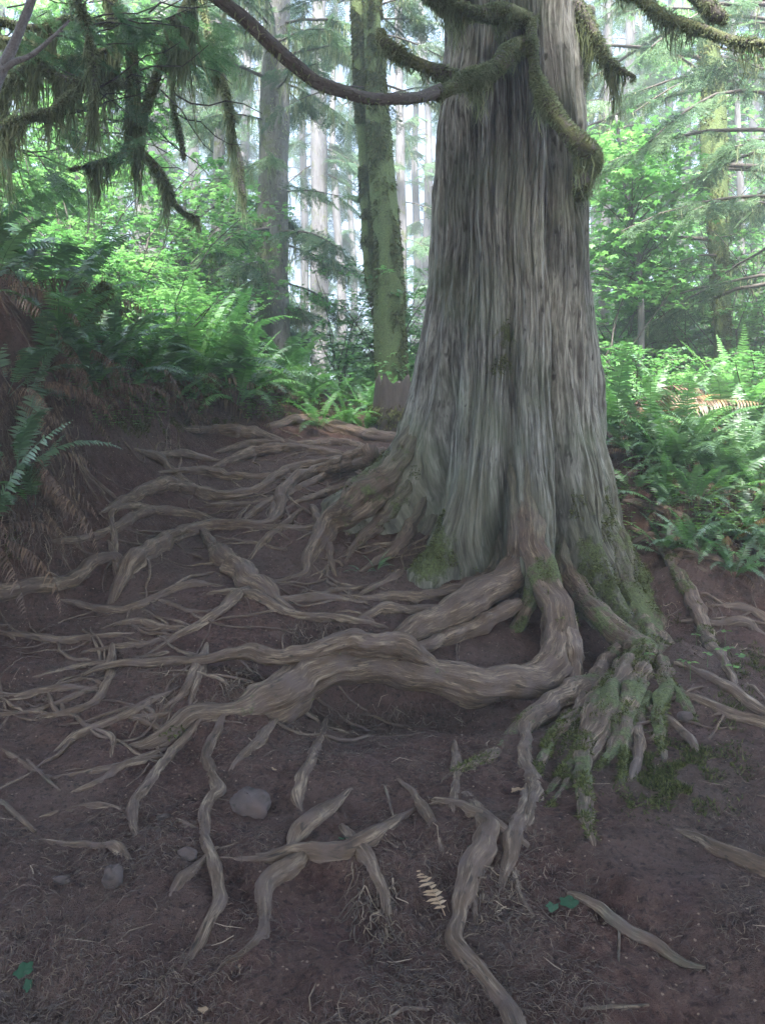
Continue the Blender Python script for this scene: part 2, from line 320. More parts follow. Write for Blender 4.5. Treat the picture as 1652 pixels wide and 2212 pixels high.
# roots: (u, v, radius px[, depth]) traced along the photograph's roots
ROOTS=[
# great looping root and its upper strand
dict(k=1,m=.15,f=1,p=[(1140,960,12,'t'),(1143,1050,21,'t'),(1152,1140,28,'t'),(1166,1222,31,'t'),(1195,1302,34,5.5),(1212,1370,36,5.3),(1200,1432,38,5.12),(1150,1478,40,4.98),(1080,1484,38,4.85),(1000,1474,36,4.75),(900,1450,36,4.68),(810,1436,40,4.62),(720,1446,41,4.5),(640,1482,46,4.36),(575,1528,50,4.2),(510,1545,36,4.12),(440,1548,28,4.05),(400,1560,28,4.0),(365,1592,22,3.9),(310,1615,15,3.82),(240,1622,8,3.8)]),
dict(k=1,m=.0,p=[(975,1452,6,4.76),(930,1428,13,4.66),(880,1400,24,4.6),(820,1392,25,4.55),(755,1392,25,4.5),(695,1408,22,4.46),(640,1420,18,4.42),(580,1420,17,4.42),(540,1408,16,4.45),(500,1410,13,4.45),(440,1425,11,4.42),(340,1432,9,4.4),(260,1434,7,4.38),(180,1452,5,4.3)]),
dict(k=1,m=.1,f=1,p=[(1112,1000,12,'t'),(1118,1090,22,'t'),(1122,1170,28,'t'),(1110,1228,30,'t'),(1060,1270,32,5.62),(1010,1305,35,5.5),(950,1338,34,5.35),(890,1368,27,5.15),(835,1396,20,4.95),(790,1420,12,4.85)]),
dict(k=1,p=[(1120,1300,12,5.55),(1050,1340,18,5.42),(980,1372,18,5.28),(900,1400,13,5.05),(850,1420,8,4.9)]),
dict(f=1,p=[(1066,1120,10,'t'),(1074,1190,16,'t'),(1058,1245,19,'t'),(1000,1275,18),(930,1290,15),(850,1290,12),(795,1294,9),(740,1288,5)]),
dict(p=[(1000,1316,12),(940,1322,15),(880,1322,14),(830,1315,14),(795,1330,9)]),
dict(p=[(760,1272,6),(720,1276,7),(690,1290,6)]),
# left buttress fingers
dict(f=1,p=[(912,880,12,'t'),(888,940,20,'t'),(855,1000,30,'t'),(815,1040,36,6.35),(770,1085,34,6.2),(715,1125,27),(690,1165,20),(668,1200,13),(660,1238,9),(620,1254,6),(580,1258,4)]),
dict(p=[(700,1150,14),(708,1180,12),(712,1210,8),(720,1232,5)]),
dict(p=[(745,1120,22),(710,1135,14),(660,1146,10),(620,1140,8)]),
dict(p=[(800,985,24,6.9),(715,1010,15),(655,1030,15),(608,1065,14),(610,1100,12),(590,1128,12),(550,1138,13),(500,1136,14),(450,1139,15),(375,1161,17),(325,1191,20),(285,1222,24),(268,1250,16)]),
dict(p=[(545,1140,9),(500,1138,8),(440,1118,8),(380,1106,9),(320,1106,10),(280,1121,10),(235,1148,9),(175,1166,8),(120,1171,5)]),
dict(p=[(330,1100,6),(300,1092,7),(262,1094,7),(241,1106,7),(239,1131,6),(249,1160,6),(247,1200,6)]),
dict(m=.1,p=[(-40,1288,18),(0,1283,20),(50,1274,17),(90,1264,17),(125,1266,17),(165,1250,16),(195,1222,15),(222,1205,13),(255,1204,12),(268,1225,10)]),
dict(m=.15,p=[(462,1180,14),(472,1198,22),(500,1221,24),(532,1248,25),(565,1276,23),(592,1298,15)]),
dict(p=[(530,1280,12),(512,1287,14),(480,1316,10),(440,1346,9),(400,1366,8),(350,1396,6),(315,1420,4)]),
dict(p=[(505,1284,11),(555,1291,12),(600,1316,11),(645,1332,10),(700,1334,9),(750,1339,9),(800,1350,7)]),
dict(p=[(150,1300,4),(175,1307,7),(230,1320,8),(280,1318,9),(330,1297,9),(375,1274,9),(415,1262,9),(455,1267,6)]),
dict(p=[(360,1303,5),(395,1320,7),(435,1326,7),(465,1320,4)]),
dict(p=[(240,1353,4),(295,1343,7),(340,1355,7),(385,1362,5)]),
dict(p=[(20,1371,5),(80,1377,8),(140,1386,8),(200,1377,7),(270,1371,4)]),
dict(p=[(190,1408,4),(260,1397,6),(320,1391,6),(375,1372,4)]),
dict(p=[(85,1460,4),(150,1446,6),(215,1432,6),(265,1436,4)]),
dict(p=[(-20,1502,7),(40,1506,8),(90,1494,8),(150,1486,6),(210,1490,4)]),
dict(p=[(240,1438,9),(231,1481,10),(210,1511,9),(172,1536,8),(125,1544,7),(85,1548,4)]),
dict(p=[(437,1440,10),(426,1471,9),(413,1518,6)]),
dict(p=[(425,1448,10),(398,1500,9),(366,1524,6)]),
dict(p=[(364,1498,5),(325,1516,8),(280,1541,8),(225,1566,8),(180,1582,8),(150,1601,7),(126,1618,4)]),
dict(p=[(395,1534,4),(350,1546,6),(295,1548,4)]),
dict(p=[(275,1549,4),(315,1561,6),(350,1580,4)]),
dict(p=[(215,1578,5),(245,1596,6),(241,1626,4)]),
dict(p=[(330,1632,7),(275,1653,9),(200,1668,7),(112,1683,4)]),
dict(p=[(335,1640,7),(270,1654,8),(220,1687,7),(160,1711,4)]),
dict(p=[(405,1590,9),(375,1622,10),(352,1650,10),(325,1687,11),(297,1725,11),(285,1752,10),(289,1787,7),(306,1825,3)]),
dict(p=[(468,1585,9),(452,1615,10),(447,1640,10),(452,1660,10),(466,1692,11),(470,1715,13),(447,1738,12),(442,1782,10),(450,1832,11),(465,1877,12),(472,1922,12),(470,1962,12),(450,1994,11),(435,2032,10),(410,2078,9),(376,2130,5)]),
dict(p=[(444,1858,7),(420,1880,9),(392,1898,10),(370,1936,7)]),
dict(p=[(88,1817,4),(150,1827,8),(210,1829,9),(245,1828,10),(268,1846,8),(288,1876,4)]),
dict(p=[(366,1767,4),(400,1781,7),(435,1800,5)]),
dict(p=[(160,1745,4),(210,1739,7),(250,1747,7),(285,1760,4)]),
dict(p=[(95,1764,3),(125,1757,5),(165,1750,3)]),
dict(p=[(690,1600,9),(676,1630,10),(672,1650,10),(656,1682,12),(641,1716,14),(647,1742,6)]),
dict(p=[(722,1738,10),(687,1766,19),(657,1797,19),(630,1836,10)]),
dict(p=[(480,1855,6),(540,1861,10),(580,1857,13),(625,1846,16),(675,1846,19),(740,1846,22),(785,1822,20),(822,1792,15),(870,1766,7)]),
dict(p=[(778,1835,16),(800,1872,15),(819,1907,12),(832,1952,9),(840,2036,4)]),
dict(p=[(640,1865,18),(590,1900,19),(562,1927,18),(574,1970,12),(574,2004,12),(553,2042,12),(525,2066,11),(478,2092,5)]),
# front legs in the middle and right
dict(m=.4,p=[(1300,1465,26,4.95),(1240,1500,23,4.75),(1185,1528,22,4.6),(1140,1568,22,4.4),(1100,1610,20,4.2),(1060,1640,17,4.0),(1000,1664,11)]),
dict(m=.5,f=1,p=[(1318,1150,14,'t'),(1345,1240,25,'t'),(1375,1330,26,'t'),(1398,1390,32,5.35),(1370,1440,32,5.1),(1330,1490,28),(1290,1565,22),(1250,1632,16),(1205,1686,10),(1166,1732,4)]),
dict(m=.45,p=[(1370,1420,20,5.25),(1320,1480,23),(1280,1545,22),(1262,1610,19),(1258,1690,17),(1266,1770,16)]),
dict(m=.45,f=1,p=[(1338,1150,14,'t'),(1366,1250,22,'t'),(1388,1335,30,'t'),(1425,1430,32,5.15),(1445,1470,26,4.9),(1468,1512,16)]),
dict(m=.2,p=[(1135,1572,14,4.35),(1131,1610,15,4.15),(1134,1660,16,3.85),(1148,1706,16,3.6),(1150,1745,14),(1134,1784,9)]),
dict(p=[(1383,1490,11,4.7),(1381,1545,10,4.4),(1379,1600,10,4.1),(1376,1650,9),(1360,1690,7)]),
dict(m=.5,f=1,p=[(1168,1160,14,'t'),(1160,1225,19,'t'),(1130,1330,16,5.55),(1080,1400,15,5.45),(1075,1440,12,5.4)]),
dict(m=.4,f=1,p=[(1222,1090,12,'t'),(1226,1180,20,'t'),(1240,1265,25,'t'),(1290,1330,22,5.4),(1330,1370,26,5.35),(1370,1400,30,5.35)]),
dict(m=.2,p=[(1215,1330,18,5.4),(1232,1410,22,5.15),(1240,1470,18,5.0),(1220,1540,12,4.8)]),
dict(p=[(986,1648,9),(985,1682,9),(981,1727,10),(980,1765,6)]),
dict(p=[(920,1742,4),(950,1733,5),(982,1725,5)]),
dict(p=[(985,1742,10),(1010,1752,12),(1041,1764,13),(1076,1786,14),(1098,1804,12)]),
dict(p=[(1040,1766,14),(1052,1790,22),(1046,1837,23),(1026,1872,22),(1006,1904,20),(1000,1952,18),(986,2002,15),(982,2034,15),(1002,2068,16),(1032,2104,16),(1066,2142,16),(1092,2178,17),(1112,2215,18),(1130,2250,18)]),
dict(p=[(1132,1740,12),(1113,1790,17),(1106,1837,17),(1095,1880,14),(1086,1912,8)]),
dict(p=[(1110,1862,8),(1121,1930,8),(1150,1976,4)]),
dict(p=[(1020,1900,8),(1024,1960,8),(1030,2010,4)]),
dict(p=[(888,1712,7),(921,1757,10),(946,1806,8),(953,1842,4)]),
dict(p=[(1500,1812,10),(1576,1852,17),(1640,1876,18),(1700,1890,16)]),
# right flank
dict(p=[(1376,1168,7),(1403,1157,9),(1436,1162,6)]),
dict(p=[(1390,1090,9),(1425,1100,10),(1476,1121,10),(1491,1160,9),(1508,1190,6)]),
dict(p=[(1400,1165,9),(1450,1205,10),(1497,1226,6)]),
dict(p=[(1440,1190,7),(1500,1203,10),(1550,1211,10),(1595,1225,6)]),
dict(m=.3,p=[(1462,1236,13),(1496,1301,15),(1517,1351,14),(1541,1401,13),(1572,1448,11),(1590,1496,6)]),
dict(p=[(1515,1344,8),(1566,1352,12),(1606,1342,12),(1636,1364,7)]),
dict(p=[(1560,1310,6),(1616,1316,8),(1670,1348,8)]),
dict(p=[(1492,1446,8),(1550,1476,12),(1591,1506,12),(1670,1552,12)]),
dict(p=[(1506,1512,9),(1576,1546,13),(1680,1572,13)]),
dict(p=[(1390,1530,6),(1450,1560,9),(1491,1600,8),(1510,1632,4)]),
dict(p=[(1318,1592,6),(1350,1612,7),(1385,1640,4)]),
dict(p=[(640,1540,10),(560,1500,9),(520,1490,6)]),
dict(p=[(560,1600,12),(520,1640,9),(500,1665,5)]),
dict(p=[(130,1690,4),(60,1655,6),(20,1630,6)]),
dict(p=[(1165,1745,7),(1152,1790,6),(1160,1830,3)]),
dict(p=[(700,1030,8),(640,1060,8),(560,1100,7),(520,1130,5)]),
dict(p=[(560,1290,9),(600,1300,9),(680,1290,8),(760,1300,6)]),
dict(p=[(250,1210,8),(258,1250,9),(240,1290,5)]),
dict(p=[(620,1130,8),(575,1165,7),(545,1200,5)]),
dict(p=[(200,1490,5),(150,1510,6),(60,1540,6),(-20,1546,5)]),
dict(f=1,m=.3,p=[(955,1060,12,'t'),(928,1140,20,'t'),(895,1210,22,'t'),(850,1250,12),(800,1272,6)]),
dict(m=.5,p=[(1395,1400,26,5.3),(1380,1470,24),(1350,1540,20),(1335,1600,15),(1300,1650,8)]),
dict(m=.4,p=[(1290,1500,16),(1230,1560,14),(1190,1600,12),(1160,1660,9),(1165,1700,5)]),
dict(m=.5,p=[(1420,1400,22,5.35),(1440,1480,18),(1420,1560,14),(1430,1620,8)]),
dict(m=.4,p=[(1400,1390,16,5.35),(1385,1450,18),(1330,1530,15),(1300,1600,11),(1230,1690,9),(1190,1740,4)]),
dict(m=.35,p=[(1340,1400,14,5.3),(1300,1440,14),(1262,1490,11),(1245,1560,9),(1215,1620,6)]),
dict(m=.5,p=[(1405,1420,14,5.3),(1400,1500,12),(1360,1580,10),(1345,1680,8),(1360,1740,4)]),
dict(f=1,m=.3,p=[(908,960,10,'t'),(874,1050,17,'t'),(832,1112,18,'t'),(792,1150,13),(760,1190,8)]),
dict(f=1,m=.3,p=[(938,990,9,'t'),(914,1080,15,'t'),(880,1150,17,'t'),(846,1196,12),(800,1222,7)]),
# the low mat of roots running back on the left
dict(p=[(570,925,7),(645,908,12),(710,922,14),(770,937,15),(840,952,18)]),
dict(p=[(420,928,7),(500,932,15),(560,942,14),(635,968,8)]),
dict(p=[(480,975,6),(550,957,9),(650,962,10),(740,958,10),(810,982,10)]),
dict(p=[(450,1018,6),(515,990,12),(575,973,14),(640,971,14),(700,980,12),(760,988,8)]),
dict(p=[(240,1096,8),(290,1072,12),(330,1054,14),(370,1046,15),(415,1060,14),(475,1073,14),(540,1066,13),(600,1030,12),(650,1008,11),(715,1000,11),(790,984,10)]),
dict(p=[(300,975,6),(350,991,9),(370,1020,9),(395,1034,5)]),
dict(p=[(340,984,5),(400,982,8),(455,994,5)]),
dict(p=[(365,1020,6),(440,1016,10),(500,1030,11),(600,1030,8)]),
dict(p=[(588,1104,6),(605,1070,8),(650,1032,9),(720,1018,7)]),
dict(p=[(470,1090,5),(540,1092,8),(590,1078,6)]),
dict(p=[(640,1090,6),(690,1070,9),(750,1050,10)]),
]
def on_trunk(u,v,r,i):
    y=np.arange(4.9,7,.01); P=(u-CX)/FPX*y; z=CAMZ+(HOR-v)/FPX*y
    d=np.hypot(P-TC[0],y-TC[1]); th=np.arctan2(P-TC[0],-(y-TC[1])); g=d-trunk_r(th,z); k=np.argmax(g<=0) if (g<=0).any() else np.argmin(g); return y[k]+r/FPX*6*(1.5,.85,.3,.3)[i]+(.05 if i==0 else 0)
def root_path(sp):
    p=sp['p']=[(q[0],q[1],q[2],on_trunk(*q[:3],i)) if len(q)==4 and q[3]=='t' else q for i,q in enumerate(sp['p'])]
    if any(len(q)==4 for q in p) and sp.get('k'):
        W=np.array([[*at(q[0],q[1],q[3]),q[2]/FPX*q[3]] for q in p])
        return catmull(W,step=max(.012,.3*W[:,3].mean()))
    c=[[q[0],q[1],q[2]] for q in p]
    def ext(a,b):       # let a free end run on and thin out
        d=np.array(b[:2])-np.array(a[:2]); L=min(70,4.5*b[2]+12); d=d/(np.linalg.norm(d)+1e-6)*L; return [b[0]+d[0]+.15*d[1],b[1]+d[1]-.1*d[0],b[2]*.35]
    if len(p[0])!=4: c.insert(0,ext(c[1],c[0]))
    c.append(ext(c[-2],c[-1]))
    A=catmull(np.array(c,float),step=9)
    n=len(A)
    dep=np.array([hit(a[0],a[1],(.5 if a[1]<1600 else .42)*a[2]/FPX*5) for a in A])
    if any(len(q)==4 for q in p):
        # points with a depth of their own pull the nearby samples
        for q in p:
            if len(q)==4:
                k=np.argmin(np.hypot(A[:,0]-q[0],A[:,1]-q[1])); A[k,2]=A[k,2]
        ks=[np.argmin(np.hypot(A[:,0]-q[0],A[:,1]-q[1])) for q in p]
        dd=np.array([q[3] if len(q)==4 else dep[k] for q,k in zip(p,ks)])
        last=max(i for i,q in enumerate(p) if len(q)==4)
        m=np.arange(n)<=ks[min(last+1,len(ks)-1)]
        dep[m]=np.interp(np.arange(n),ks,dd)[m]
    w=5; ker=np.ones(2*w+1)/(2*w+1)
    dp=np.convolve(np.pad(dep,w,mode='edge'),ker,'valid')
    dp=np.minimum(dp,dep+.05)
    W=np.array([[*at(a[0],a[1],y),a[2]/FPX*y] for a,y in zip(A,dp)])
    W[:,:3]=catmull(W[::3,:3] if n>6 else W[:,:3],n=12)[np.linspace(0,(len(W[::3])-1)*12 if n>6 else (n-1)*12,n).astype(int)] if False else W[:,:3]
    return W
def gauss(p,c,s): return np.exp(-((p-np.array(c))**2).sum(-1)/(s*s))
PATHS=[]
for k,sp in enumerate(ROOTS):
    W=root_path(sp)
    P=W[:,:3].copy(); Rr=np.maximum(W[:,3],.004)
    for _ in range(2): P[1:-1]=(P[:-2]+2*P[1:-1]+P[2:])/4
    s=np.concatenate([[0],np.cumsum(np.linalg.norm(np.diff(P,axis=0),axis=1))])
    st=max(.007,min(.025,Rr.mean()*.3)); ns=max(10,int(s[-1]/st))
    q=np.linspace(0,s[-1],ns); P=np.stack([np.interp(q,s,P[:,c]) for c in range(3)],1); Rr=np.interp(q,s,Rr)
    f=1/max(.3,Rr.mean()*7)
    P=P+np.stack([pn(q*2.2*f+k*7.7,k*1.3+c*9,0*q)+.35*pn(q*4.5*f+k*3.1,k*2.3+c*9,0*q) for c in range(3)],1)*(Rr*np.array([[.5]]).T).reshape(-1,1)*np.array([1,1,.5])
    Rr=Rr*(1+.22*pn(q*3*f,k*5.5,0*q+2))
    e=np.clip(q/(Rr[0]*3.5),0,1); e2=np.clip((s[-1]-q)/(Rr[-1]*6),0,1)
    if len(sp['p'][0])!=4: P[:,2]-=(1-e)**1.5*Rr*1.5; Rr=Rr*(.65+.35*e)
    P[:,2]-=(1-e2)**1.5*Rr*1.4; Rr=Rr*(.55+.45*e2)
    PATHS.append((P,Rr*(1.12 if Rr.max()<.045 else 1),q))
# the soil is heaped a little against every root lying in it
_mx=np.arange(-4,4.5,.02); _my=np.arange(1.6,10,.02); _MH=np.zeros((len(_mx),len(_my)),np.float32)
for (P,Rr,q) in PATHS:
    g=P[:,2]-H(P[:,0],P[:,1]); stp=max(1,int(.5*Rr.mean()/(q[1]+1e-6)))
    for j in range(0,len(P),stp):
        if abs(g[j])>1.3*Rr[j]: continue
        w=2.6*Rr[j]; i0,i1=np.searchsorted(_mx,[P[j,0]-2*w,P[j,0]+2*w]); j0,j1=np.searchsorted(_my,[P[j,1]-2*w,P[j,1]+2*w])
        if i1<=i0 or j1<=j0: continue
        d=((_mx[i0:i1,None]-P[j,0])**2+(_my[None,j0:j1]-P[j,1])**2)/(w*w)
        _MH[i0:i1,j0:j1]=np.maximum(_MH[i0:i1,j0:j1],(.22 if P[j,1]>3.8 else .5)*Rr[j]*np.exp(-d*1.6))
def mound(x,y):
    fx=(np.asarray(x,float)+4)/.02; fy=(np.asarray(y,float)-1.6)/.02
    ok=(fx>=0)&(fx<len(_mx)-1.01)&(fy>=0)&(fy<len(_my)-1.01)
    fx=np.clip(fx,0,len(_mx)-1.01); fy=np.clip(fy,0,len(_my)-1.01); i=fx.astype(int); j=fy.astype(int); a=fx-i; b=fy-j
    return ok*((_MH[i,j]*(1-a)+_MH[i+1,j]*a)*(1-b)+(_MH[i,j+1]*(1-a)+_MH[i+1,j+1]*a)*b)
def Hd(x,y): return H(x,y)+micro(np.asarray(x,float),np.asarray(y,float))+mound(x,y)
def spaced(lo,hi,step,olo,ohi):
    a=list(np.arange(lo,hi,step)); s=step
    while a[-1]<ohi: s*=1.09; a.append(a[-1]+s)
    s=step
    while a[0]>olo: s*=1.09; a.insert(0,a[0]-s)
    return np.array(a)
xs=spaced(-3.0,3.2,.016,-240,240); ys=spaced(1.6,7.6,.016,-200,300)
GX,GY=np.meshgrid(xs,ys,indexing='ij')
GZ=Hd(GX,GY)
nx,ny=len(xs),len(ys)
gi=(np.arange(nx-1)[:,None]*ny+np.arange(ny-1)[None]).ravel()
mb=MB(); mb.add(np.stack([GX,GY,GZ],2).reshape(-1,3),np.stack([gi,gi+ny,gi+ny+1,gi+1],1))
def groundmat():
    m,t=newmat('forest_soil')
    pos=t.n('ShaderNodeNewGeometry').outputs['Position']
    n1=t.noise(pos,1.1,5,.6); n2=t.noise(pos,9,6,.68); n3=t.noise(pos,55,4,.65); n4=t.noise(pos,220,2,.6)
    c=t.ramp(n2,[(.3,(.023,.011,.009)),(.5,(.054,.028,.023)),(.7,(.088,.054,.043))])
    c=t.mix(t.ramp(n1,[(.42,(0,0,0)),(.62,(1,1,1))]),c,t.mix(.55,c,(.078,.058,.050)))
    c=t.mix(t.ramp(t.noise(pos,2.6,4,.6),[(.55,(0,0,0)),(.72,(.7,.7,.7))]),c,(.072,.042,.040))
    pm=t.ramp(t.noise(pos,1.7,4,.6),[(.42,(.12,.12,.12)),(.6,(1,1,1))])
    c=t.mix(t.math('MULTIPLY',pm,t.ramp(n3,[(.52,(0,0,0)),(.66,(.6,.6,.6))])),c,(.125,.088,.070))
    c=t.mix(t.ramp(t.noise(pos,38,5,.7),[(.36,(.85,.85,.85)),(.47,(0,0,0))]),c,(.016,.010,.010))
    vo=t.n('ShaderNodeTexVoronoi',{'Vector':pos,'Scale':70},distance='EUCLIDEAN'); cl=t.n('ShaderNodeSeparateColor',{0:vo.outputs['Color']}).outputs[0]
    c=t.mix(t.math('MULTIPLY',t.ramp(cl,[(.95,(0,0,0)),(.97,(1,1,1))],'CONSTANT'),t.ramp(vo.outputs['Distance'],[(.25,(1,1,1)),(.42,(0,0,0))])),c,(.19,.145,.11))
    h=t.math('ADD',t.math('MULTIPLY',n2,.6),t.math('ADD',t.math('MULTIPLY',n3,.45),t.math('MULTIPLY',n4,.22)))
    b=t.n('ShaderNodeBump',{'Height':h,'Strength':1.0,'Distance':.035}).outputs[0]
    p=t.n('ShaderNodeBsdfPrincipled',{'Base Color':c,'Roughness':.95,'Normal':b,'Specular IOR Level':.12})
    t.out(p.outputs[0]); return m
M_soil=groundmat()
ground=mb.build('ground',M_soil); tag(ground,'bare dark purplish brown forest soil on the bank','ground',kind='structure')
# ------------------------------------------------------------------ the great cedar
M_bark=barkmat('cedar_bark',(.024,.020,.017),(.122,.122,.112),(.36,.368,.345),stretch=.050,fscale=44,bump=1.0,algae=(.095,.115,.075),bdist=.016,ramp=(.40,.50,.64),foot_tone=(.062,.060,.044))
M_root=barkmat('root_bark',(.022,.0135,.009),(.072,.048,.032),(.25,.20,.148),stretch=.09,fscale=52,bump=.9,dirt=(.075,.054,.048),bdist=.014,foot_tone=(.062,.060,.044),rough=.75)
M_limb=barkmat('limb_bark',(.05,.045,.04),(.10,.09,.085),(.17,.16,.15),stretch=.2,fscale=40,bump=.4,moss=(.10,.115,.05))
M_moss=leafmat('moss_blades',[(0,(.032,.037,.014)),(.5,(.066,.077,.027)),(1,(.13,.14,.055))],trans=.3,gloss=0)
M_hang=leafmat('hanging_moss',[(0,(.09,.11,.055)),(.5,(.19,.23,.12)),(1,(.32,.36,.22))],trans=.5,gloss=0)

def blades(mb,P,N,L,W=.006,droop=.3,tint=None,mat=0,spread=.9):
    n=len(P); D=N+rng.normal(size=(n,3))*spread; D[:,2]-=droop; D/=np.linalg.norm(D,axis=1)[:,None]
    S=np.cross(D,rng.normal(size=(n,3))); S/=np.linalg.norm(S,axis=1)[:,None]+1e-9
    L=np.broadcast_to(L,(n,))[:,None]; W=np.broadcast_to(W,(n,))[:,None]
    V=np.stack([P-S*W,P+S*W,P+D*L*.6+S*W*.7-np.array([0,0,.12])*L*droop,P+D*L-np.array([0,0,.5])*L*droop],1).reshape(-1,3)
    F=np.arange(n*4).reshape(-1,4)[:,[0,1,2,3]]
    t=rng.random(n) if tint is None else tint
    mb.add(V,F,mat,np.repeat(t,4))
def strands(mb,P,L,W=.006,mat=0,sway=.12,tint=None,seg=4):
    """ragged hanging strips"""
    n=len(P); L=np.broadcast_to(L,(n,)); 
    a=rng.random(n)*2*PI; S=np.stack([np.cos(a),np.sin(a),np.zeros(n)],1)
    sw=rng.normal(size=(n,3))*sway; sw[:,2]=0
    W=np.broadcast_to(W,(n,))
    rows=[]
    for k in range(seg+1):
        f=k/seg; w=(W*(1-.8*f)*(1+.5*rng.normal(size=n)*(k>0)))[:,None]
        c=P+np.array([0,0,-1.])*(L*f)[:,None]+sw*(L*f*f)[:,None]+rng.normal(size=(n,3))*.012*(k>0)
        rows+= [c-S*w,c+S*w]
    V=np.stack(rows,1).reshape(-1,3); m=2*(seg+1)
    b=np.arange(n)[:,None]*m
    F=np.concatenate([b+np.array([[2*k,2*k+1,2*k+3,2*k+2]]) for k in range(seg)],0)
    t=rng.random(n) if tint is None else tint
    mb.add(V,F,mat,np.repeat(t,m))

nth=1440
zz=np.concatenate([np.arange(-.35,5.7,.032),np.arange(5.7,15,.25)])
TH,ZZ=np.meshgrid(np.linspace(-PI,PI,nth,endpoint=False),zz)
R=trunk_r(TH,ZZ)
cx,sx=np.cos(TH)*.66,np.sin(TH)*.66
wz=ZZ+.06*pn(cx*3,sx*3,ZZ*1.2)
wob=.05*fbm(cx*2,sx*2,ZZ*.8,2)          # fibres weave slightly
cw,sw_=np.cos(TH+wob)*.66,np.sin(TH+wob)*.66
base=np.clip((ZZ-1.3)/1.2,0,1)           # coarser, flaky low down
gr=lambda f,fz,w,o: np.exp(-(pn(cw*f+o,sw_*f-o,wz*fz)/w)**2)
rid=(1-2.0*np.abs(pn(cw*8,sw_*8,wz*.8)))*.030-.026*gr(18,.5,.14,3.)-.018*gr(35,1.0,.18,8.)
rid2=fbm(cw*6,sw_*6,wz*2.0,4)*.035
R=R+rid*(.45+.55*base)+rid2*(1-.75*base)+.03*fbm(cx*1.5,sx*1.5,ZZ*.7+4,3)
R=R+.007*fbm(cw*45,sw_*45,wz*3,2)
fl_=np.clip((R-.78)/.35,0,1); px_,py_=TC[0]+np.sin(TH)*R,TC[1]-np.cos(TH)*R
R=R+fl_*(.030*fbm(px_*9,py_*9,ZZ*4,4)-.022*np.exp(-(pn(px_*13+ZZ*5,py_*13,ZZ*3)/.16)**2))
Vt=np.stack([TC[0]+np.sin(TH)*R,TC[1]-np.cos(TH)*R,ZZ],2)
def gauss(p,c,s): return np.exp(-((p-np.array(c))**2).sum(-1)/(s*s))
def moss_at(P):
    z=P[...,2]; m=0*z
    # feet of the right hand buttresses, collar, left buttress ridge
    for (u,v,y,s,a) in ((1350,1330,5.55,.34,.75),(1390,1400,5.45,.28,.6),(1300,1230,5.75,.34,.75),(1400,1270,6.1,.36,.9),(1350,1130,6.2,.34,.6),(1390,1180,6.3,.3,.7),
                        (1190,1260,5.7,.2,.75),(920,1180,5.9,.3,.85),(960,1130,5.95,.22,.5),(800,1020,6.5,.4,.6),(790,1110,6.5,.3,.55),(850,1080,6.2,.25,.45),(1090,800,6.1,.2,.45),(1085,720,6.1,.15,.5),(1270,1100,5.9,.25,.4),
                        (1360,1450,5.2,.2,.35),(1250,1290,5.6,.2,.7)):
        m=np.maximum(m,a*gauss(P,at(u,v,y),s))
    return m
mossT=moss_at(Vt)
cedar=empty('cedar_tree',(TC[0],TC[1],.75),world=True)
tag(cedar,'giant old cedar with a fluted grey trunk and a wide tangle of exposed roots','tree')
n_r=len(zz)
i=np.arange(n_r-1)[:,None]*nth; j=np.arange(nth)[None]; j2=(j+1)%nth
Ft=np.stack([i+j,i+j2,i+nth+j2,i+nth+j],2).reshape(-1,4)
fibT=np.stack([np.cos(TH+wob)*.66,np.sin(TH+wob)*.66,wz],2).reshape(-1,3)
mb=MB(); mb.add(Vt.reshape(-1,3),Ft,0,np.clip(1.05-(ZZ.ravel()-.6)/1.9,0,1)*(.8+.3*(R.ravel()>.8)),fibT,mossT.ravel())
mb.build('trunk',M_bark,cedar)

root_objs=[]
rootline=[]
for k,sp in enumerate(ROOTS):
    P,Rr,q=PATHS[k]; ns=len(P)
    fl=np.clip(1.25-q/.75,0,1) if sp.get('f') else 0*q
    big=Rr.max()>.06
    mo=np.full(ns,sp.get('m',0.))
    mo=np.maximum(mo,moss_at(P)*.9)
    mb=MB(); tube(mb,P,Rr,36 if big else (20 if Rr.max()>.025 else 14),rough=.20,seed=k*1.37+.5,ridge=.13,knob=.22,moss=mo)
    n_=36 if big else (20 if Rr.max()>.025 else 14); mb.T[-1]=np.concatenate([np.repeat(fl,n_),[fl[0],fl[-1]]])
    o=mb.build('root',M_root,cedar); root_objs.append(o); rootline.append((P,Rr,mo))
root_objs[0]['label']='thickest root, looping down from the collar and sweeping left over the hollow'

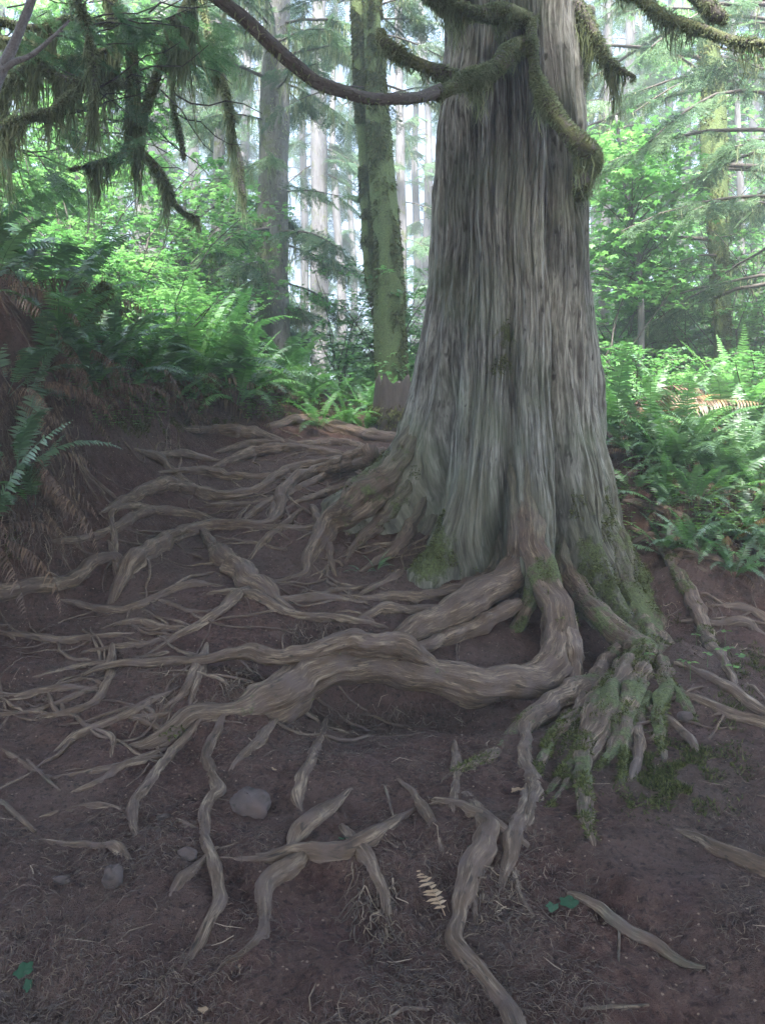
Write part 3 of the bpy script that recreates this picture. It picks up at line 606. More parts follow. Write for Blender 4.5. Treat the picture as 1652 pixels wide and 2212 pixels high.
mbf=MB(); nf=0; r2=np.random.default_rng(21)
SRC=[k for k in range(len(PATHS)) if PATHS[k][0][:,0].mean()<.6 and PATHS[k][0][:,1].mean()>3.9]
while nf<230:
    if nf<130:
        k=SRC[r2.integers(len(SRC))]; P0=PATHS[k][0]; i=r2.integers(3,len(P0)-3); p=P0[i,:2].copy()
        d=(P0[i+2]-P0[i-2])[:2]; d/=np.linalg.norm(d)+1e-9; a=math.atan2(d[1],d[0])+r2.choice([-1,1])*r2.uniform(.35,1.0)
        if math.cos(a)>.5: a+=PI
    else:
        p=np.array([r2.uniform(-2.8,.5),r2.uniform(3.9,8.8)]) if nf<200 else np.array([r2.uniform(1.2,2.8),r2.uniform(3.9,6.6)]); a=(PI if p[0]<.8 else -.6)+r2.normal()*.5
    rr=r2.uniform(.0045,.014); L=r2.uniform(.25,.9); n=int(L/.018); xy=[p]; 
    for j in range(n):
        a+=r2.normal()*.16; p=p+np.array([math.cos(a),math.sin(a)])*.018; xy.append(p)
    xy=np.array(xy); q=np.linspace(0,1,len(xy)); rad=rr*(1-.7*q)
    zz_=Hd(xy[:,0],xy[:,1]); ker=np.ones(7)/7; zz_=np.convolve(np.pad(zz_,3,mode='edge'),ker,'valid')
    P=np.stack([xy[:,0],xy[:,1],zz_+rad*.6-rad*1.8*np.clip(1-q/.08,0,1)-rad*2*np.clip((q-.85)/.15,0,1)+.012*pn(q*L*7,nf*3.3,0*q)],1)
    tube(mbf,P,rad,9,rough=.25,seed=nf*1.7,ridge=.12,knob=.2,tint=0.); nf+=1
of=mbf.build('fine_roots',M_root,cedar); of['kind']='stuff'; of['label']='finer roots criss-crossing the soil between the big ones'
# moss coat on buttresses and roots
mb=MB()
fl=mossT.ravel()+.45*fbm(Vt.reshape(-1,3)[:,0]*5,Vt.reshape(-1,3)[:,1]*5,Vt.reshape(-1,3)[:,2]*5,3)
dn=np.gradient(Vt,axis=1); dz=np.gradient(Vt,axis=0); NN=np.cross(dn,dz); NN/=np.linalg.norm(NN,axis=2)[...,None]+1e-9; NN=NN.reshape(-1,3)
Vf=Vt.reshape(-1,3)
okk=np.where((fl>.52)&(Vf[:,1]<7.2)&(Vf[:,2]>.1)&(Vf[:,2]<3.2))[0]
pick=rng.choice(okk,size=min(26000,len(okk)*2),replace=True)
blades(mb,Vf[pick]+rng.normal(size=(len(pick),3))*.008,NN[pick],rng.uniform(.012,.034,len(pick)),.0045)
for (P,Rr,mo) in rootline:
    if mo.max()>.3:
        n=int(900*P.shape[0]*Rr.mean()*.6); ii=rng.integers(0,len(P),n); n=len(ii)
        a=rng.normal(size=n)*1.0; T_,A_,B_=frames(P)
        d=A_[ii]*np.cos(a)[:,None]+B_[ii]*np.sin(a)[:,None]
        p=P[ii]+d*(Rr[ii]*.98)[:,None]
        keep=(mo[ii]+.5*fbm(p[:,0]*5,p[:,1]*5,p[:,2]*5,3))>.45
        if keep.sum(): blades(mb,p[keep],d[keep],rng.uniform(.010,.032,keep.sum()),.004)
mb.build('moss',M_moss,cedar)

# limbs of the cedar, with their moss
def mossy_limb(parent,ctrl,name='branch',bark=None,fr=1.0,hang=(.05,.22),dens=260,fuzz=900,moss=.6,ring=12,label=None,knob=.15):
    W=np.array([[*at(u,v,y),r/FPX*y] for (u,v,r,y) in ctrl])
    W=catmull(W,step=.03); P,Rr=W[:,:3],np.maximum(W[:,3],.004)
    q=np.arange(len(P))*.03
    P=P+np.stack([pn(q*2.5,P[0,0]*3+c*9,0*q) for c in range(3)],1)*(Rr*.5)[:,None]
    mb=MB(); tube(mb,P,Rr,ring,rough=.14,seed=P[0,0]*2.1+P[0,2],ridge=.05,knob=knob,moss=moss)
    o=mb.build(name,bark or M_limb,parent)
    if label: o['label']=label
    if fr>0:
        L=len(P)*.03; mb=MB(); T_,A_,B_=frames(P)
        n=int(dens*L*fr); ii=rng.integers(0,len(P),n)
        cl=np.clip(fbm(ii*.03*3.2,P[0,0],P[0,1],3)*1.6+.5,.03,2.0)     # clumps
        a=PI+rng.normal(size=n)*.9; d=A_[ii]*np.cos(a)[:,None]+B_[ii]*np.sin(a)[:,None]
        if n: strands(mb,P[ii]+d*(Rr[ii]*.9)[:,None],rng.uniform(hang[0],hang[1],n)*cl,rng.uniform(.003,.008,n))
        n=int(fuzz*1.7*L*fr); ii=rng.integers(0,len(P),n); a=rng.random(n)*2*PI
        d=A_[ii]*np.cos(a)[:,None]+B_[ii]*np.sin(a)[:,None]
        if n: blades(mb,P[ii]+d*(Rr[ii]*.95)[:,None],d,rng.uniform(.014,.05,n)*np.clip(.7+fbm(ii*.03*5,P[0,0],P[0,1]+3,2),.2,1.6),.0045,droop=.5)
        mb.build('moss_fringe',M_hang,o)
    return o
mossy_limb(cedar,[(1140,85,16,6.2),(1095,125,19,6.0),(1050,155,17,5.85),(1000,175,14,5.7),(940,200,12,5.5)],fr=2.2,hang=(.04,.24),fuzz=3600,label='short mossy base of the arching limb')
mossy_limb(cedar,[(950,197,13,5.52),(900,208,12,5.35),(850,212,12,5.2),(760,205,13,5.0),(690,180,14,4.85),(640,145,14,4.75),(590,100,14,4.65),(550,60,13,4.6),(510,25,13,4.55),(460,-10,12,4.5),(380,-60,12,4.4)],fr=.12,moss=.12,ring=16,label='bare arching limb sweeping up to the left')
mossy_limb(cedar,[(1020,178,11,5.85),(976,165,12,5.8),(930,150,13,5.75),(885,128,12,5.75),(850,105,11,5.75),(826,88,13,5.8),(822,70,10,5.85)],fr=1.2,hang=(.03,.14),fuzz=2200)
mossy_limb(cedar,[(1150,40,16,6.2),(1085,32,19,6.05),(1020,25,14,5.9),(960,8,11,5.8),(920,-12,10,5.7)],fr=2.6,hang=(.05,.28),fuzz=2600)
mossy_limb(cedar,[(1146,40,8,6.15),(1150,95,8,6.0),(1158,160,10,5.9),(1183,220,14,5.8),(1218,275,19,5.75),(1255,318,23,5.75),(1280,342,22,5.85),(1290,365,12,6.0)],fr=2.0,hang=(.03,.26),fuzz=3600,label='thick drooping mossy limb on the right flank',knob=.25)
mossy_limb(cedar,[(1262,340,20,6.2),(1262,385,22,6.2),(1258,420,12,6.2)],fr=2,hang=(.05,.2),fuzz=2500)
mossy_limb(cedar,[(1215,-30,14,6.6),(1262,30,14,6.5),(1290,95,12,6.4),(1318,135,7,6.3),(1368,165,4,6.2)],fr=1.6,hang=(.06,.3))
mossy_limb(cedar,[(1268,20,16,6.6),(1258,120,17,6.6),(1250,200,15,6.6),(1244,290,11,6.6)],fr=.8,hang=(.04,.15))
mossy_limb(cedar,[(1290,-60,12,6.4),(1390,5,12,6.0),(1450,40,12,5.8),(1530,72,11,5.6),(1600,90,9,5.4),(1670,95,8,5.3)],fr=1.2,hang=(.04,.22))
mossy_limb(cedar,[(1480,-30,12,5.7),(1545,25,18,5.6),(1570,40,8,5.6)],fr=1.6,hang=(.03,.14))
# ------------------------------------------------------------------ vegetation materials
M_spray=leafmat('conifer_spray',[(0,(.022,.045,.022)),(.5,(.045,.085,.040)),(1,(.09,.15,.075))],trans=.4,gloss=.05)
M_pale=leafmat('pale_conifer_spray',[(0,(.03,.06,.035)),(.5,(.06,.11,.06)),(1,(.11,.18,.09))],trans=.45,gloss=.01)
M_leaf=leafmat('maple_leaf',[(0,(.035,.12,.032)),(.5,(.085,.23,.055)),(1,(.17,.35,.10))],trans=.55,gloss=.05)
M_fern=leafmat('fern_green',[(0,(.032,.09,.024)),(.5,(.066,.165,.04)),(1,(.125,.26,.07))],trans=.45,gloss=.06)
M_fernb=leafmat('fern_bright',[(0,(.055,.17,.035)),(.5,(.10,.26,.055)),(1,(.17,.36,.10))],trans=.55,gloss=.04)
M_fernd=leafmat('fern_deep',[(0,(.026,.065,.024)),(.5,(.052,.115,.038)),(1,(.10,.19,.07))],trans=.35,gloss=.09)
M_dead=leafmat('fern_dead',[(0,(.05,.03,.022)),(.5,(.10,.062,.042)),(1,(.21,.14,.09))],trans=.25,gloss=.02)
M_rust=leafmat('fern_rust',[(0,(.07,.045,.02)),(.5,(.15,.085,.035)),(1,(.20,.16,.05))],trans=.4,gloss=.02)
M_twig=barkmat('twig_bark',(.028,.024,.022),(.055,.048,.043),(.095,.085,.076),stretch=.2,fscale=60,bump=.2)
M_pbark=barkmat('pale_bark',(.05,.047,.046),(.11,.108,.106),(.18,.178,.176),stretch=.22,fscale=16,bump=.6,moss=(.09,.11,.05),mossbias=.1,bdist=.03)
M_gbark=barkmat('grey_bark',(.045,.043,.045),(.085,.084,.088),(.14,.14,.145),stretch=.12,fscale=18,bump=.5,mossbias=.05,bdist=.03)
M_mbark=barkmat('mossy_bark',(.06,.05,.04),(.11,.095,.075),(.17,.15,.12),stretch=.3,fscale=20,bump=.6,moss=(.070,.102,.034),mossbias=.8,bdist=.03)
M_near=leafmat('hemlock_spray',[(0,(.05,.12,.045)),(.5,(.10,.21,.075)),(1,(.17,.30,.12))],trans=.5,gloss=.05)
ZUP=np.array([0,0,1.])
def spray_tpl(seed,step=.06,leaf=.045):
    r=np.random.default_rng(seed); V=[];F=[]
    def dia(c,d,l,w,n=0):
        s=np.array([-d[1],d[0],0]); 
        b=len(V); V.extend([c,c+d*l*.5+s*w+[0,0,r.normal()*.008],c+d*l+[0,0,-.01],c+d*l*.5-s*w+[0,0,r.normal()*.008]]); F.append([b,b+1,b+2,b+3])
    x=.06
    def axis(x): return np.array([x,.03*math.sin(x*5+seed),-.22*x*x])
    side=1
    while x<1:
        side=-side; L=(.42*(1-x)**.8+.05)*r.uniform(.7,1.15); a=math.radians(r.uniform(42,62))*side
        d=np.array([math.cos(a),math.sin(a),-.12+r.normal()*.1]); o=axis(x); t=0
        while t<L:
            for sg in (1,-1):
                aa=a+sg*r.uniform(.4,.8); dia(o+d*t+np.array([0,0,-.35*t*t]),np.array([math.cos(aa),math.sin(aa),-.1]),leaf*r.uniform(.8,1.3)*1.3,leaf*.27)
            t+=leaf*.95
        x+=step*.5
    return np.array(V),np.array(F)
SPR=[spray_tpl(s) for s in range(3)]
SPRL=[spray_tpl(s+9,step=.11,leaf=.085) for s in range(3)]      # coarser, for far and overhead crowns
def put_sprays(mb,P,D,sc,tpls=SPR,mat=0,droop=.35,tint=None):
    n=len(P); D=D/np.linalg.norm(D,axis=1)[:,None]; D=D-np.array([0,0,1.])*droop*rng.random(n)[:,None]
    Z=ZUP+rng.normal(size=(n,3))*.35
    M=rotmats(D,Z,sc,P); pick=rng.integers(0,len(tpls),n)
    for k,(V,F) in enumerate(tpls):
        m=pick==k
        if not m.any(): continue
        W,FF=place(V,F,M[m])
        t=rng.random(m.sum()) if tint is None else tint[m]
        tt=np.clip(np.repeat(t,len(V))*.7+np.repeat(rng.random(m.sum()*len(V)//4),4)*.3,0,1)
        mb.add(W,FF,mat,tt)
def limb_pts(p0,az,L,elev,droop,n=9,wob=.05):
    t=np.linspace(0,1,n); d=np.array([math.cos(az),math.sin(az)])
    h=t*L; z=math.tan(elev)*h-droop*L*t*t
    P=np.stack([p0[0]+d[0]*h,p0[1]+d[1]*h,p0[2]+z],1)
    w=rng.normal(size=(n,3))*wob*L*.35; w[0]=0; P=P+np.cumsum(w,axis=0)*.4
    return P
def crown_limb(mb,P,r0,nspr,ssc,moss=0,mossL=(.05,.25),spr=SPR,mw=.006,droop=.35,tint0=None):
    tube(mb,P,np.linspace(r0,r0*.25,len(P)),5,rough=.1,seed=P[0,2]*3,mat=1,cap=False)
    n=nspr
    t=rng.uniform(.15,1,n)**.8; f=t*(len(P)-1); i=np.minimum(f.astype(int),len(P)-2); a=(f-i)[:,None]
    p=P[i]*(1-a)+P[i+1]*a; d=P[i+1]-P[i]; d/=np.linalg.norm(d,axis=1)[:,None]
    sd=np.stack([-d[:,1],d[:,0],0*d[:,0]],1)*rng.choice([-1,1],n)[:,None]
    D=d*rng.uniform(.3,1,n)[:,None]+sd*rng.uniform(.3,1.1,n)[:,None]
    if n: put_sprays(mb,p,D,rng.uniform(ssc*.6,ssc*1.2,n),spr,0,droop)
    if moss:
        f=rng.uniform(0,1,moss)*(len(P)-1); i=np.minimum(f.astype(int),len(P)-2); a=(f-i)[:,None]
        p=P[i]*(1-a)+P[i+1]*a
        strands(mb,p,rng.uniform(mossL[0],mossL[1],moss)*np.clip(.6+fbm(f*1.3,P[0,0]*3,0*f,2),.15,1.6),rng.uniform(mw*.6,mw*1.4,moss),mat=2,seg=3)
def tree(label,ctrl,bark,nbr,zr,Lr,nspr,ssc,moss=60,foliage=None,group=None,az=None,spr=SPR,elev=(-.2,.3),droop=.35,coat=0,mossL=(.05,.25),name='conifer_tree',ring=20,second=None,rlimb=.02,mw=.006,pdroop=.35):
    W=np.array([[*at(u,v,y),r/FPX*y] for (u,v,r,y) in ctrl])
    W=catmull(W,step=.12); P,Rr=W[:,:3],W[:,3]
    zg=float(H(P[0,0],P[0,1]))
    if P[0,2]>zg: P=np.concatenate([[[P[0,0],P[0,1],zg-.2]],P]); Rr=np.concatenate([[Rr[0]*1.12],Rr])
    e=empty(name,(P[0,0],P[0,1],zg),world=True); tag(e,label,'tree',group)
    def trunkmesh(P,Rr,nm):
        mb=MB(); tube(mb,P,Rr,ring,rough=.13,seed=P[0,0],ridge=.05,knob=.12,moss=np.clip(.25+.2*pn(P[:,2],P[0,0],0*P[:,2]),0,1))
        o=mb.build(nm,bark,e)
        if coat:
            T_,A_,B_=frames(P); mb=MB(); n=int(coat*(P[:,2].max()-P[:,2].min())); ii=rng.integers(0,len(P),n)
            a=rng.random(n)*2*PI; d=A_[ii]*np.cos(a)[:,None]+B_[ii]*np.sin(a)[:,None]
            pp=P[ii]+d*Rr[ii][:,None]+np.array([0,0,1.])*rng.uniform(-.1,.1,n)[:,None]
            k=fbm(pp[:,0]*4,pp[:,1]*4,pp[:,2]*3,3)>-.15; pp,d=pp[k],d[k]; n=len(pp)
            blades(mb,pp,d,rng.uniform(.02,.06,n),.008,droop=.9)
            mb.build('moss',M_moss if bark is M_mbark else M_hang,o)
        return o
    trunkmesh(P,Rr,'trunk')
    if second is not None:
        W2=catmull(np.array([[*at(u,v,y),r/FPX*y] for (u,v,r,y) in second]),step=.12); trunkmesh(W2[:,:3],W2[:,3],'trunk_fork')
    if nbr:
        mb=MB(); top=P[-1,2]
        for k in range(nbr):
            z=rng.uniform(*zr); c=np.array([np.interp(z,P[:,2],P[:,0]),np.interp(z,P[:,2],P[:,1]),z])
            a=rng.uniform(0,2*PI) if az is None else az[k%len(az)]+rng.normal()*.35
            L=rng.uniform(*Lr)
            crown_limb(mb,limb_pts(c,a,L,rng.uniform(*elev),droop*rng.uniform(.5,1.3)),rlimb*L/1.5,rng.poisson(nspr*L) if nspr else 0,ssc,rng.poisson(moss*L),mossL,spr,mw,pdroop)
        mb.build('crown',[foliage or M_spray,M_twig,M_hang],e)
    return e
# ---- trees one can tell apart
tree('pale grey furrowed conifer trunk with hanging moss, left of the thin bluish trunk',[(594,860,36,13),(590,700,32,13),(588,500,31,13),(592,250,29,13),(598,0,27,13),(606,-420,20,13),(610,-700,12,13)],M_pbark,46,(3.6,11),(.7,2.4),7,.55,moss=110,foliage=M_pale,coat=700,mossL=(.1,.55))
tree('straight bluish grey trunk standing between the pale trunk and the mossy trunk',[(690,820,18,19),(690,500,17.5,19),(688,200,16.5,19),(690,-100,14,19),(692,-400,9,19)],M_gbark,20,(4.5,13),(.7,1.8),5,.55,moss=60,foliage=M_pale,spr=SPRL,coat=150)
tree('forked trunk thickly coated in yellow green moss, just left of the giant cedar',[(847,880,36,11),(844,760,33,11),(841,630,31,11),(830,450,27,11),(815,250,23,11),(807,100,19,11),(802,-100,17,11),(796,-420,12,11)],M_mbark,10,(6.2,9),(.6,1.6),4,.5,moss=90,coat=5200,name='mossy_tree',ring=28,
     second=[(812,660,8,11.15),(800,590,11,11.15),(793,480,13,11.15),(790,350,13,11.15),(781,220,13,11.15),(775,60,13,11.2),(768,-150,13,11.3),(760,-420,9,11.3)])
tree('broad pale trunk fading into haze behind the hanging moss',[(312,820,40,20),(318,600,36,20),(326,400,31,20),(338,200,26,20),(352,0,22,20),(370,-300,16,20)],M_pbark,30,(6,14),(.8,2.2),5,.7,moss=50,foliage=M_pale,spr=SPRL,coat=100)
tree('slim pole of a trunk touching the right edge of the mossy trunk',[(872,820,10,17),(868,500,9.5,17),(862,200,8.5,17),(858,-200,6,17)],M_gbark,14,(3.5,11),(.5,1.2),5,.5,moss=60,foliage=M_pale,spr=SPRL)
tree('mossy right hand conifer with a swollen upper trunk and many level dead limbs',[(1560,860,16,11),(1558,700,17,11),(1553,560,18,11),(1547,430,22,11),(1541,330,25,11),(1538,230,24,11),(1530,120,21,11),(1524,0,18,11),(1514,-320,13,11)],M_mbark,34,(3.7,8.6),(.8,2.4),4.5,.42,moss=90,foliage=M_pale,coat=1500,az=[0,.3,PI,PI-.3,-.3,PI+.4,-1.2,1.2],elev=(-.1,.35),droop=.25,rlimb=.026)
tree('drooping grey green hemlock crowding the right edge of the picture',[(1690,1000,26,9.5),(1690,500,24,9.5),(1690,0,20,9.5),(1690,-400,12,9.5)],M_gbark,18,(3.6,7.0),(1.0,2.4),7,.42,moss=60,foliage=M_pale,az=[PI,PI-.5,PI+.5,PI-1,PI+.9],droop=.35)
tree('hazy slender trunk seen just left of the right hand mossy conifer',[(1468,900,13,18),(1474,500,12,18),(1480,250,11,18),(1484,-200,8,18)],M_gbark,36,(3.0,11),(.8,2.2),7,.65,moss=40,foliage=M_pale,spr=SPRL)
tree('small feathery conifer filling the gap between hanging moss and pale trunk',[(470,840,14,14.5),(470,500,13,14.5),(476,200,11,14.5),(480,-300,7,14.5)],M_gbark,44,(3.6,9.6),(.5,1.2),7,.42,moss=60,foliage=M_pale)
tree('slim conifer close behind the right shoulder of the giant cedar',[(1300,900,12,14),(1306,500,11,14),(1312,200,9,14),(1318,-200,7,14)],M_gbark,26,(4.5,9.6),(.6,1.6),6,.5,moss=60,foliage=M_pale)
# ---- the moss hung tree whose limbs reach in from the left
left=empty('moss_draped_tree',(-4.2,6.0,float(H(-4.2,6.0))),world=True)
tag(left,'dark evergreen with moss curtains on its drooping limbs, reaching in at top left','tree')
zg=float(H(-4.2,6.0)); Pz=np.linspace(zg-.2,10,60); P=np.stack([-4.2+.1*np.sin(Pz),6+.08*np.cos(Pz*1.3),Pz],1)
mb=MB(); tube(mb,P,np.linspace(.34,.2,60),24,rough=.12,ridge=.06,knob=.1,moss=.4); mb.build('trunk',M_gbark,left)
LL=[([(-260,140,11,6.0),(-60,205,10,5.9),(20,175,8,5.8),(70,135,7,5.8),(120,165,7,5.8),(200,185,6,5.8),(280,180,5,5.9)],1.9,(.1,.5)),
    ([(-200,330,8,5.8),(-40,300,8,5.6),(20,270,8,5.5),(75,250,7,5.5),(115,235,6,5.6),(160,200,4,5.7)],2.2,(.08,.4)),
    ([(-220,60,10,6.2),(40,90,9,6.2),(140,130,7,6.2),(230,110,6,6.2),(330,60,5,6.3),(420,20,3,6.4)],1.8,(.1,.5)),
    ([(180,-60,8,6.4),(240,0,8,6.4),(280,80,9,6.4),(290,170,10,6.4),(296,240,12,6.4),(300,300,10,6.4),(296,340,3,6.4)],1.8,(.08,.4)),
    ([(420,-30,6,6.6),(385,40,7,6.5),(350,130,7,6.5),(322,210,8,6.45),(302,280,7,6.42)],1.5,(.06,.3)),
    ([(296,320,6,6.45),(325,345,7,6.5),(350,375,7,6.6),(368,420,6,6.7),(390,455,4,6.8),(430,470,2,6.8)],1.6,(.06,.25)),
    ([(430,-20,7,7.2),(448,60,8,7.2),(470,140,9,7.2),(488,200,8,7.2),(500,250,4,7.2),(505,290,2,7.2)],1.6,(.06,.25)),
    ([(-180,-20,8,6.0),(60,60,7,6.0),(150,40,5,6.0),(250,50,4,6.0)],1.2,(.1,.4)),
    ([(300,310,3,6.5),(250,335,3,6.5),(200,355,3,6.5),(150,365,2,6.5)],1.4,(.06,.3)),
    ([(375,110,2,6.9),(372,180,2,6.9),(376,240,3,6.9),(388,290,5,6.9),(396,340,2,6.9)],1.5,(.03,.1)),
    ([(150,-40,5,5.6),(190,60,5,5.6),(205,160,4,5.6),(200,240,2,5.6)],1.4,(.06,.35)),
    ([(500,300,6,8.5),(515,340,7,8.5),(522,390,7,8.5),(530,430,3,8.5)],1.2,(.06,.3)),
    ]
limbs=[]
for c,fr,hg in LL: limbs.append(mossy_limb(left,c,fr=fr*1.3,hang=(hg[0],hg[1]*1.5),fuzz=900,dens=420))
mb=MB()
for (u0,v0,u1,v1,n,y,sc) in ((60,0,330,130,50,6.2,.34),(120,120,330,260,24,6.3,.32),(0,0,150,120,24,6.1,.34),(0,330,120,420,16,5.6,.3),(330,0,460,130,34,7,.34),(100,250,300,330,22,6.2,.3),(160,40,460,140,24,6.4,.34)):
    u=rng.uniform(u0,u1,n); v=rng.uniform(v0,v1,n); yy=rng.uniform(y-.5,y+.7,n)
    p=np.stack([(u-CX)/FPX*yy,yy,CAMZ+(HOR-v)/FPX*yy],1); a=rng.uniform(-1.1,1.1,n)
    put_sprays(mb,p,np.stack([np.cos(a),np.sin(a),rng.uniform(-.6,.1,n)],1),rng.uniform(sc*.6,sc*1.2,n),SPR,0,.5)
# twigs that carry the sprays
for k in range(70):
    u=rng.uniform(-60,380); v=rng.uniform(-60,330); y=rng.uniform(5.7,6.9)
    q=[at(u,v,y)]; a=rng.uniform(-.7,.9)
    for s in range(5): q.append(q[-1]+np.array([math.cos(a)*.13,rng.normal()*.04,-math.sin(a)*.10+rng.normal()*.03]))
    tube(mb,np.array(q),np.linspace(.008,.003,6),5,mat=1,cap=False)
mb.build('crown',[M_near,M_twig],left)
# bare smooth stem at the very corner
corner=empty('bare_sapling',(*at(-60,420,4.3)[:2],float(H(*at(-60,420,4.3)[:2]))),world=True); tag(corner,'smooth bare grey stem forking in the top left corner','tree')
g=float(H(*at(-40,420,4.3)[:2]))
def stem(ctrl,parent,name,m,ring=12,r=.1):
    W=catmull(np.array(ctrl),step=.03); mb=MB(); tube(mb,W[:,:3],W[:,3],ring,rough=r,seed=W[0,0],knob=.1); return mb.build(name,m,parent)
M_smooth=barkmat('smooth_bark',(.10,.10,.105),(.17,.17,.18),(.30,.30,.315),stretch=.8,fscale=30,bump=.25)
b0=at(-60,420,4.3)
stem([[b0[0],b0[1],g-.1,.05],[b0[0]+.02,b0[1],(g+b0[2])/2,.045],[*b0,.04],[*at(-20,220,4.3),.034],[*at(5,150,4.3),.03],[*at(30,100,4.3),.027],[*at(50,50,4.3),.024],[*at(72,-10,4.3),.022],[*at(100,-120,4.3),.018]],corner,'trunk',M_smooth)
stem([[*at(-8,165,4.3),.018],[*at(30,135,4.28),.016],[*at(70,118,4.26),.014],[*at(115,80,4.2),.010],[*at(150,45,4.2),.006]],corner,'branch',M_smooth)

# ---- broken stub and stump
st=empty('tree_stump',(*at(856,880,9.3)[:2],1.8),world=True); tag(st,'dark rotten broken stump tucked against the left foot of the giant cedar','stump')
p0=at(856,905,9.3); nth2=40
mb=MB(); t2=np.linspace(0,2*PI,nth2,endpoint=False); zs=np.linspace(-.3,.55,24)
V=[]
for z in zs:
    jag=.10*pn(np.cos(t2)*3,np.sin(t2)*3,0*t2+2)+.05*pn(np.cos(t2)*9,np.sin(t2)*9,0*t2)
    r=.25*(1+.18*np.exp(-(z+.1)*4))*(1+.10*pn(np.cos(t2)*2.5,np.sin(t2)*2.5,0*t2+z)+.06*np.abs(pn(np.cos(t2)*8,np.sin(t2)*8,0*t2+z*.5)))
    zz2=np.minimum(z,.42+jag*2)
    V.append(np.stack([p0[0]+np.cos(t2)*r,p0[1]+np.sin(t2)*r,p0[2]+zz2],1))
V.append(np.stack([p0[0]+np.cos(t2)*.13,p0[1]+np.sin(t2)*.13,p0[2]+.25+0*t2],1)); V.append(np.stack([p0[0]+np.cos(t2)*.02,p0[1]+np.sin(t2)*.02,p0[2]+.2+0*t2],1))
V=np.stack(V); n_=len(V); i=np.arange(n_-1)[:,None]*nth2; j=np.arange(nth2)[None]; j2=(j+1)%nth2
mb.add(V.reshape(-1,3),np.stack([i+j,i+j2,i+nth2+j2,i+nth2+j],2).reshape(-1,4),0,.5,V.reshape(-1,3)*np.array([1,1,1]),.1)
M_rot=barkmat('rotten_wood',(.010,.008,.008),(.022,.018,.017),(.045,.038,.036),stretch=.12,fscale=40,bump=.8,bdist=.02)
mb.build('wood',M_rot,st)
mb=MB(); n=3200; a=rng.random(n)*2*PI; z=rng.uniform(-.35,.12,n); d=np.stack([np.cos(a),np.sin(a),0*a],1); blades(mb,p0+d*.27+np.array([0,0,1.])*z[:,None]+rng.normal(size=(n,3))*.03,d,rng.uniform(.02,.07,n),.008,droop=.6); mb.build('moss',M_moss,st)
sn=empty('mossy_snag',(*at(150,740,6.9)[:2],float(H(*at(150,740,6.9)[:2]))),world=True); tag(sn,'short leaning mossy snag with a broken top among the left bank ferns','dead tree')
W=catmull(np.array([[*at(140,770,6.9),.09],[*at(165,715,6.9),.075],[*at(195,670,6.9),.065],[*at(222,632,6.9),.06],[*at(235,618,6.9),.05]]),step=.04)
mb=MB(); tube(mb,W[:,:3],W[:,3],20,rough=.2,seed=3,ridge=.12,knob=.3,moss=.6); mb.build('trunk',M_mbark,sn)
mb=MB(); n=2500; ii=rng.integers(0,len(W),n); T_,A_,B_=frames(W[:,:3]); a=rng.random(n)*2*PI; d=A_[ii]*np.cos(a)[:,None]+B_[ii]*np.sin(a)[:,None]; blades(mb,W[ii,:3]+d*W[ii,3:4],d,rng.uniform(.02,.06,n),.006,droop=.6); mb.build('moss',M_moss,sn)

# ---- ferns
def frond_mesh(name,mat,L=1.,e0=70,e1=-10,np_=34,w=.13,curl=0,ragged=0,seed=0,gap=.16,hangp=0.):
    r=np.random.default_rng(seed); mb=MB(); n=24
    t=np.linspace(0,1,n); el=np.radians(e0+(e1-e0)*t**1.25); ds=L/(n-1)
    x=np.concatenate([[0],np.cumsum(np.cos(el[:-1])*ds)]); z=np.concatenate([[0],np.cumsum(np.sin(el[:-1])*ds)]); y=curl*L*t**2
    P=np.stack([x,y,z],1); tube(mb,P,np.linspace(.0045,.001,n)*L**.5,5,rough=0,mat=0,cap=False,tint=.15)
    T=np.gradient(P,axis=0); T/=np.linalg.norm(T,axis=1)[:,None]
    tp=np.linspace(gap,.99,np_); VV=[];tt=[]
    for q in tp:
        f=q*(n-1); i=min(int(f),n-2); a=f-i; p=P[i]*(1-a)+P[i+1]*a; d=T[i]
        s=(q-gap)/(1-gap); ln=w*L*(min(1,.45+s*3.2))*(1-s**2.6)**.9+.008
        for sg in (1,-1):
            if ragged and r.random()<ragged: continue
            sd=np.array([-d[1],d[0],0])*sg; sd=np.array([0,sg*1.,0]) if np.linalg.norm(sd)<.2 else sd
            up=np.cross(d,np.array([0,1.,0])); up=up*np.sign(up[2]+1e-6)
            dr=np.array([0,sg,0])*1.0+d*(.38+r.normal()*.08)+up*(-.12-hangp+r.normal()*.12); dr/=np.linalg.norm(dr)
            wd=d*ln*.085+d*.004; l=ln*r.uniform(.85,1.08)
            dn=np.array([0,0,-1.])*l*(.12+hangp+abs(r.normal())*.06*(1+6*ragged))
            VV+= [p-wd*.7,p+wd*.9,p+dr*l*.55+wd*.85+dn*.25,p+dr*l*.55-wd*.75+dn*.25,p+dr*l+dn,p+dr*l+dn*1.02+wd*.1]
            tt+= [r.random()]*6
    VV=np.array(VV); k=len(VV)//6; b=np.arange(k)[:,None]*6
    mb.add(VV,np.concatenate([b+np.array([[0,1,2,3]]),b+np.array([[3,2,5,4]])]),0,np.array(tt)*.6+.2)
    return mb.mesh(name,[mat])
FR={}
for nm,m in (('green',M_fern),('bright',M_fernb),('deep',M_fernd)):
    FR[nm]=[frond_mesh('frond_'+nm,m,1.,e0,e1,34,w,c,.02,s) for s,(e0,e1,w,c) in enumerate(((78,20,.115,.05),(68,-15,.12,-.08),(55,-40,.12,.1),(40,-45,.115,-.05)))]
FR['up']=[frond_mesh('frond_upright',M_fernb,1.,e0,e1,40,.10,c,.02,s+20) for s,(e0,e1,c) in enumerate(((84,60,.04),(80,48,-.05),(76,35,.06)))]
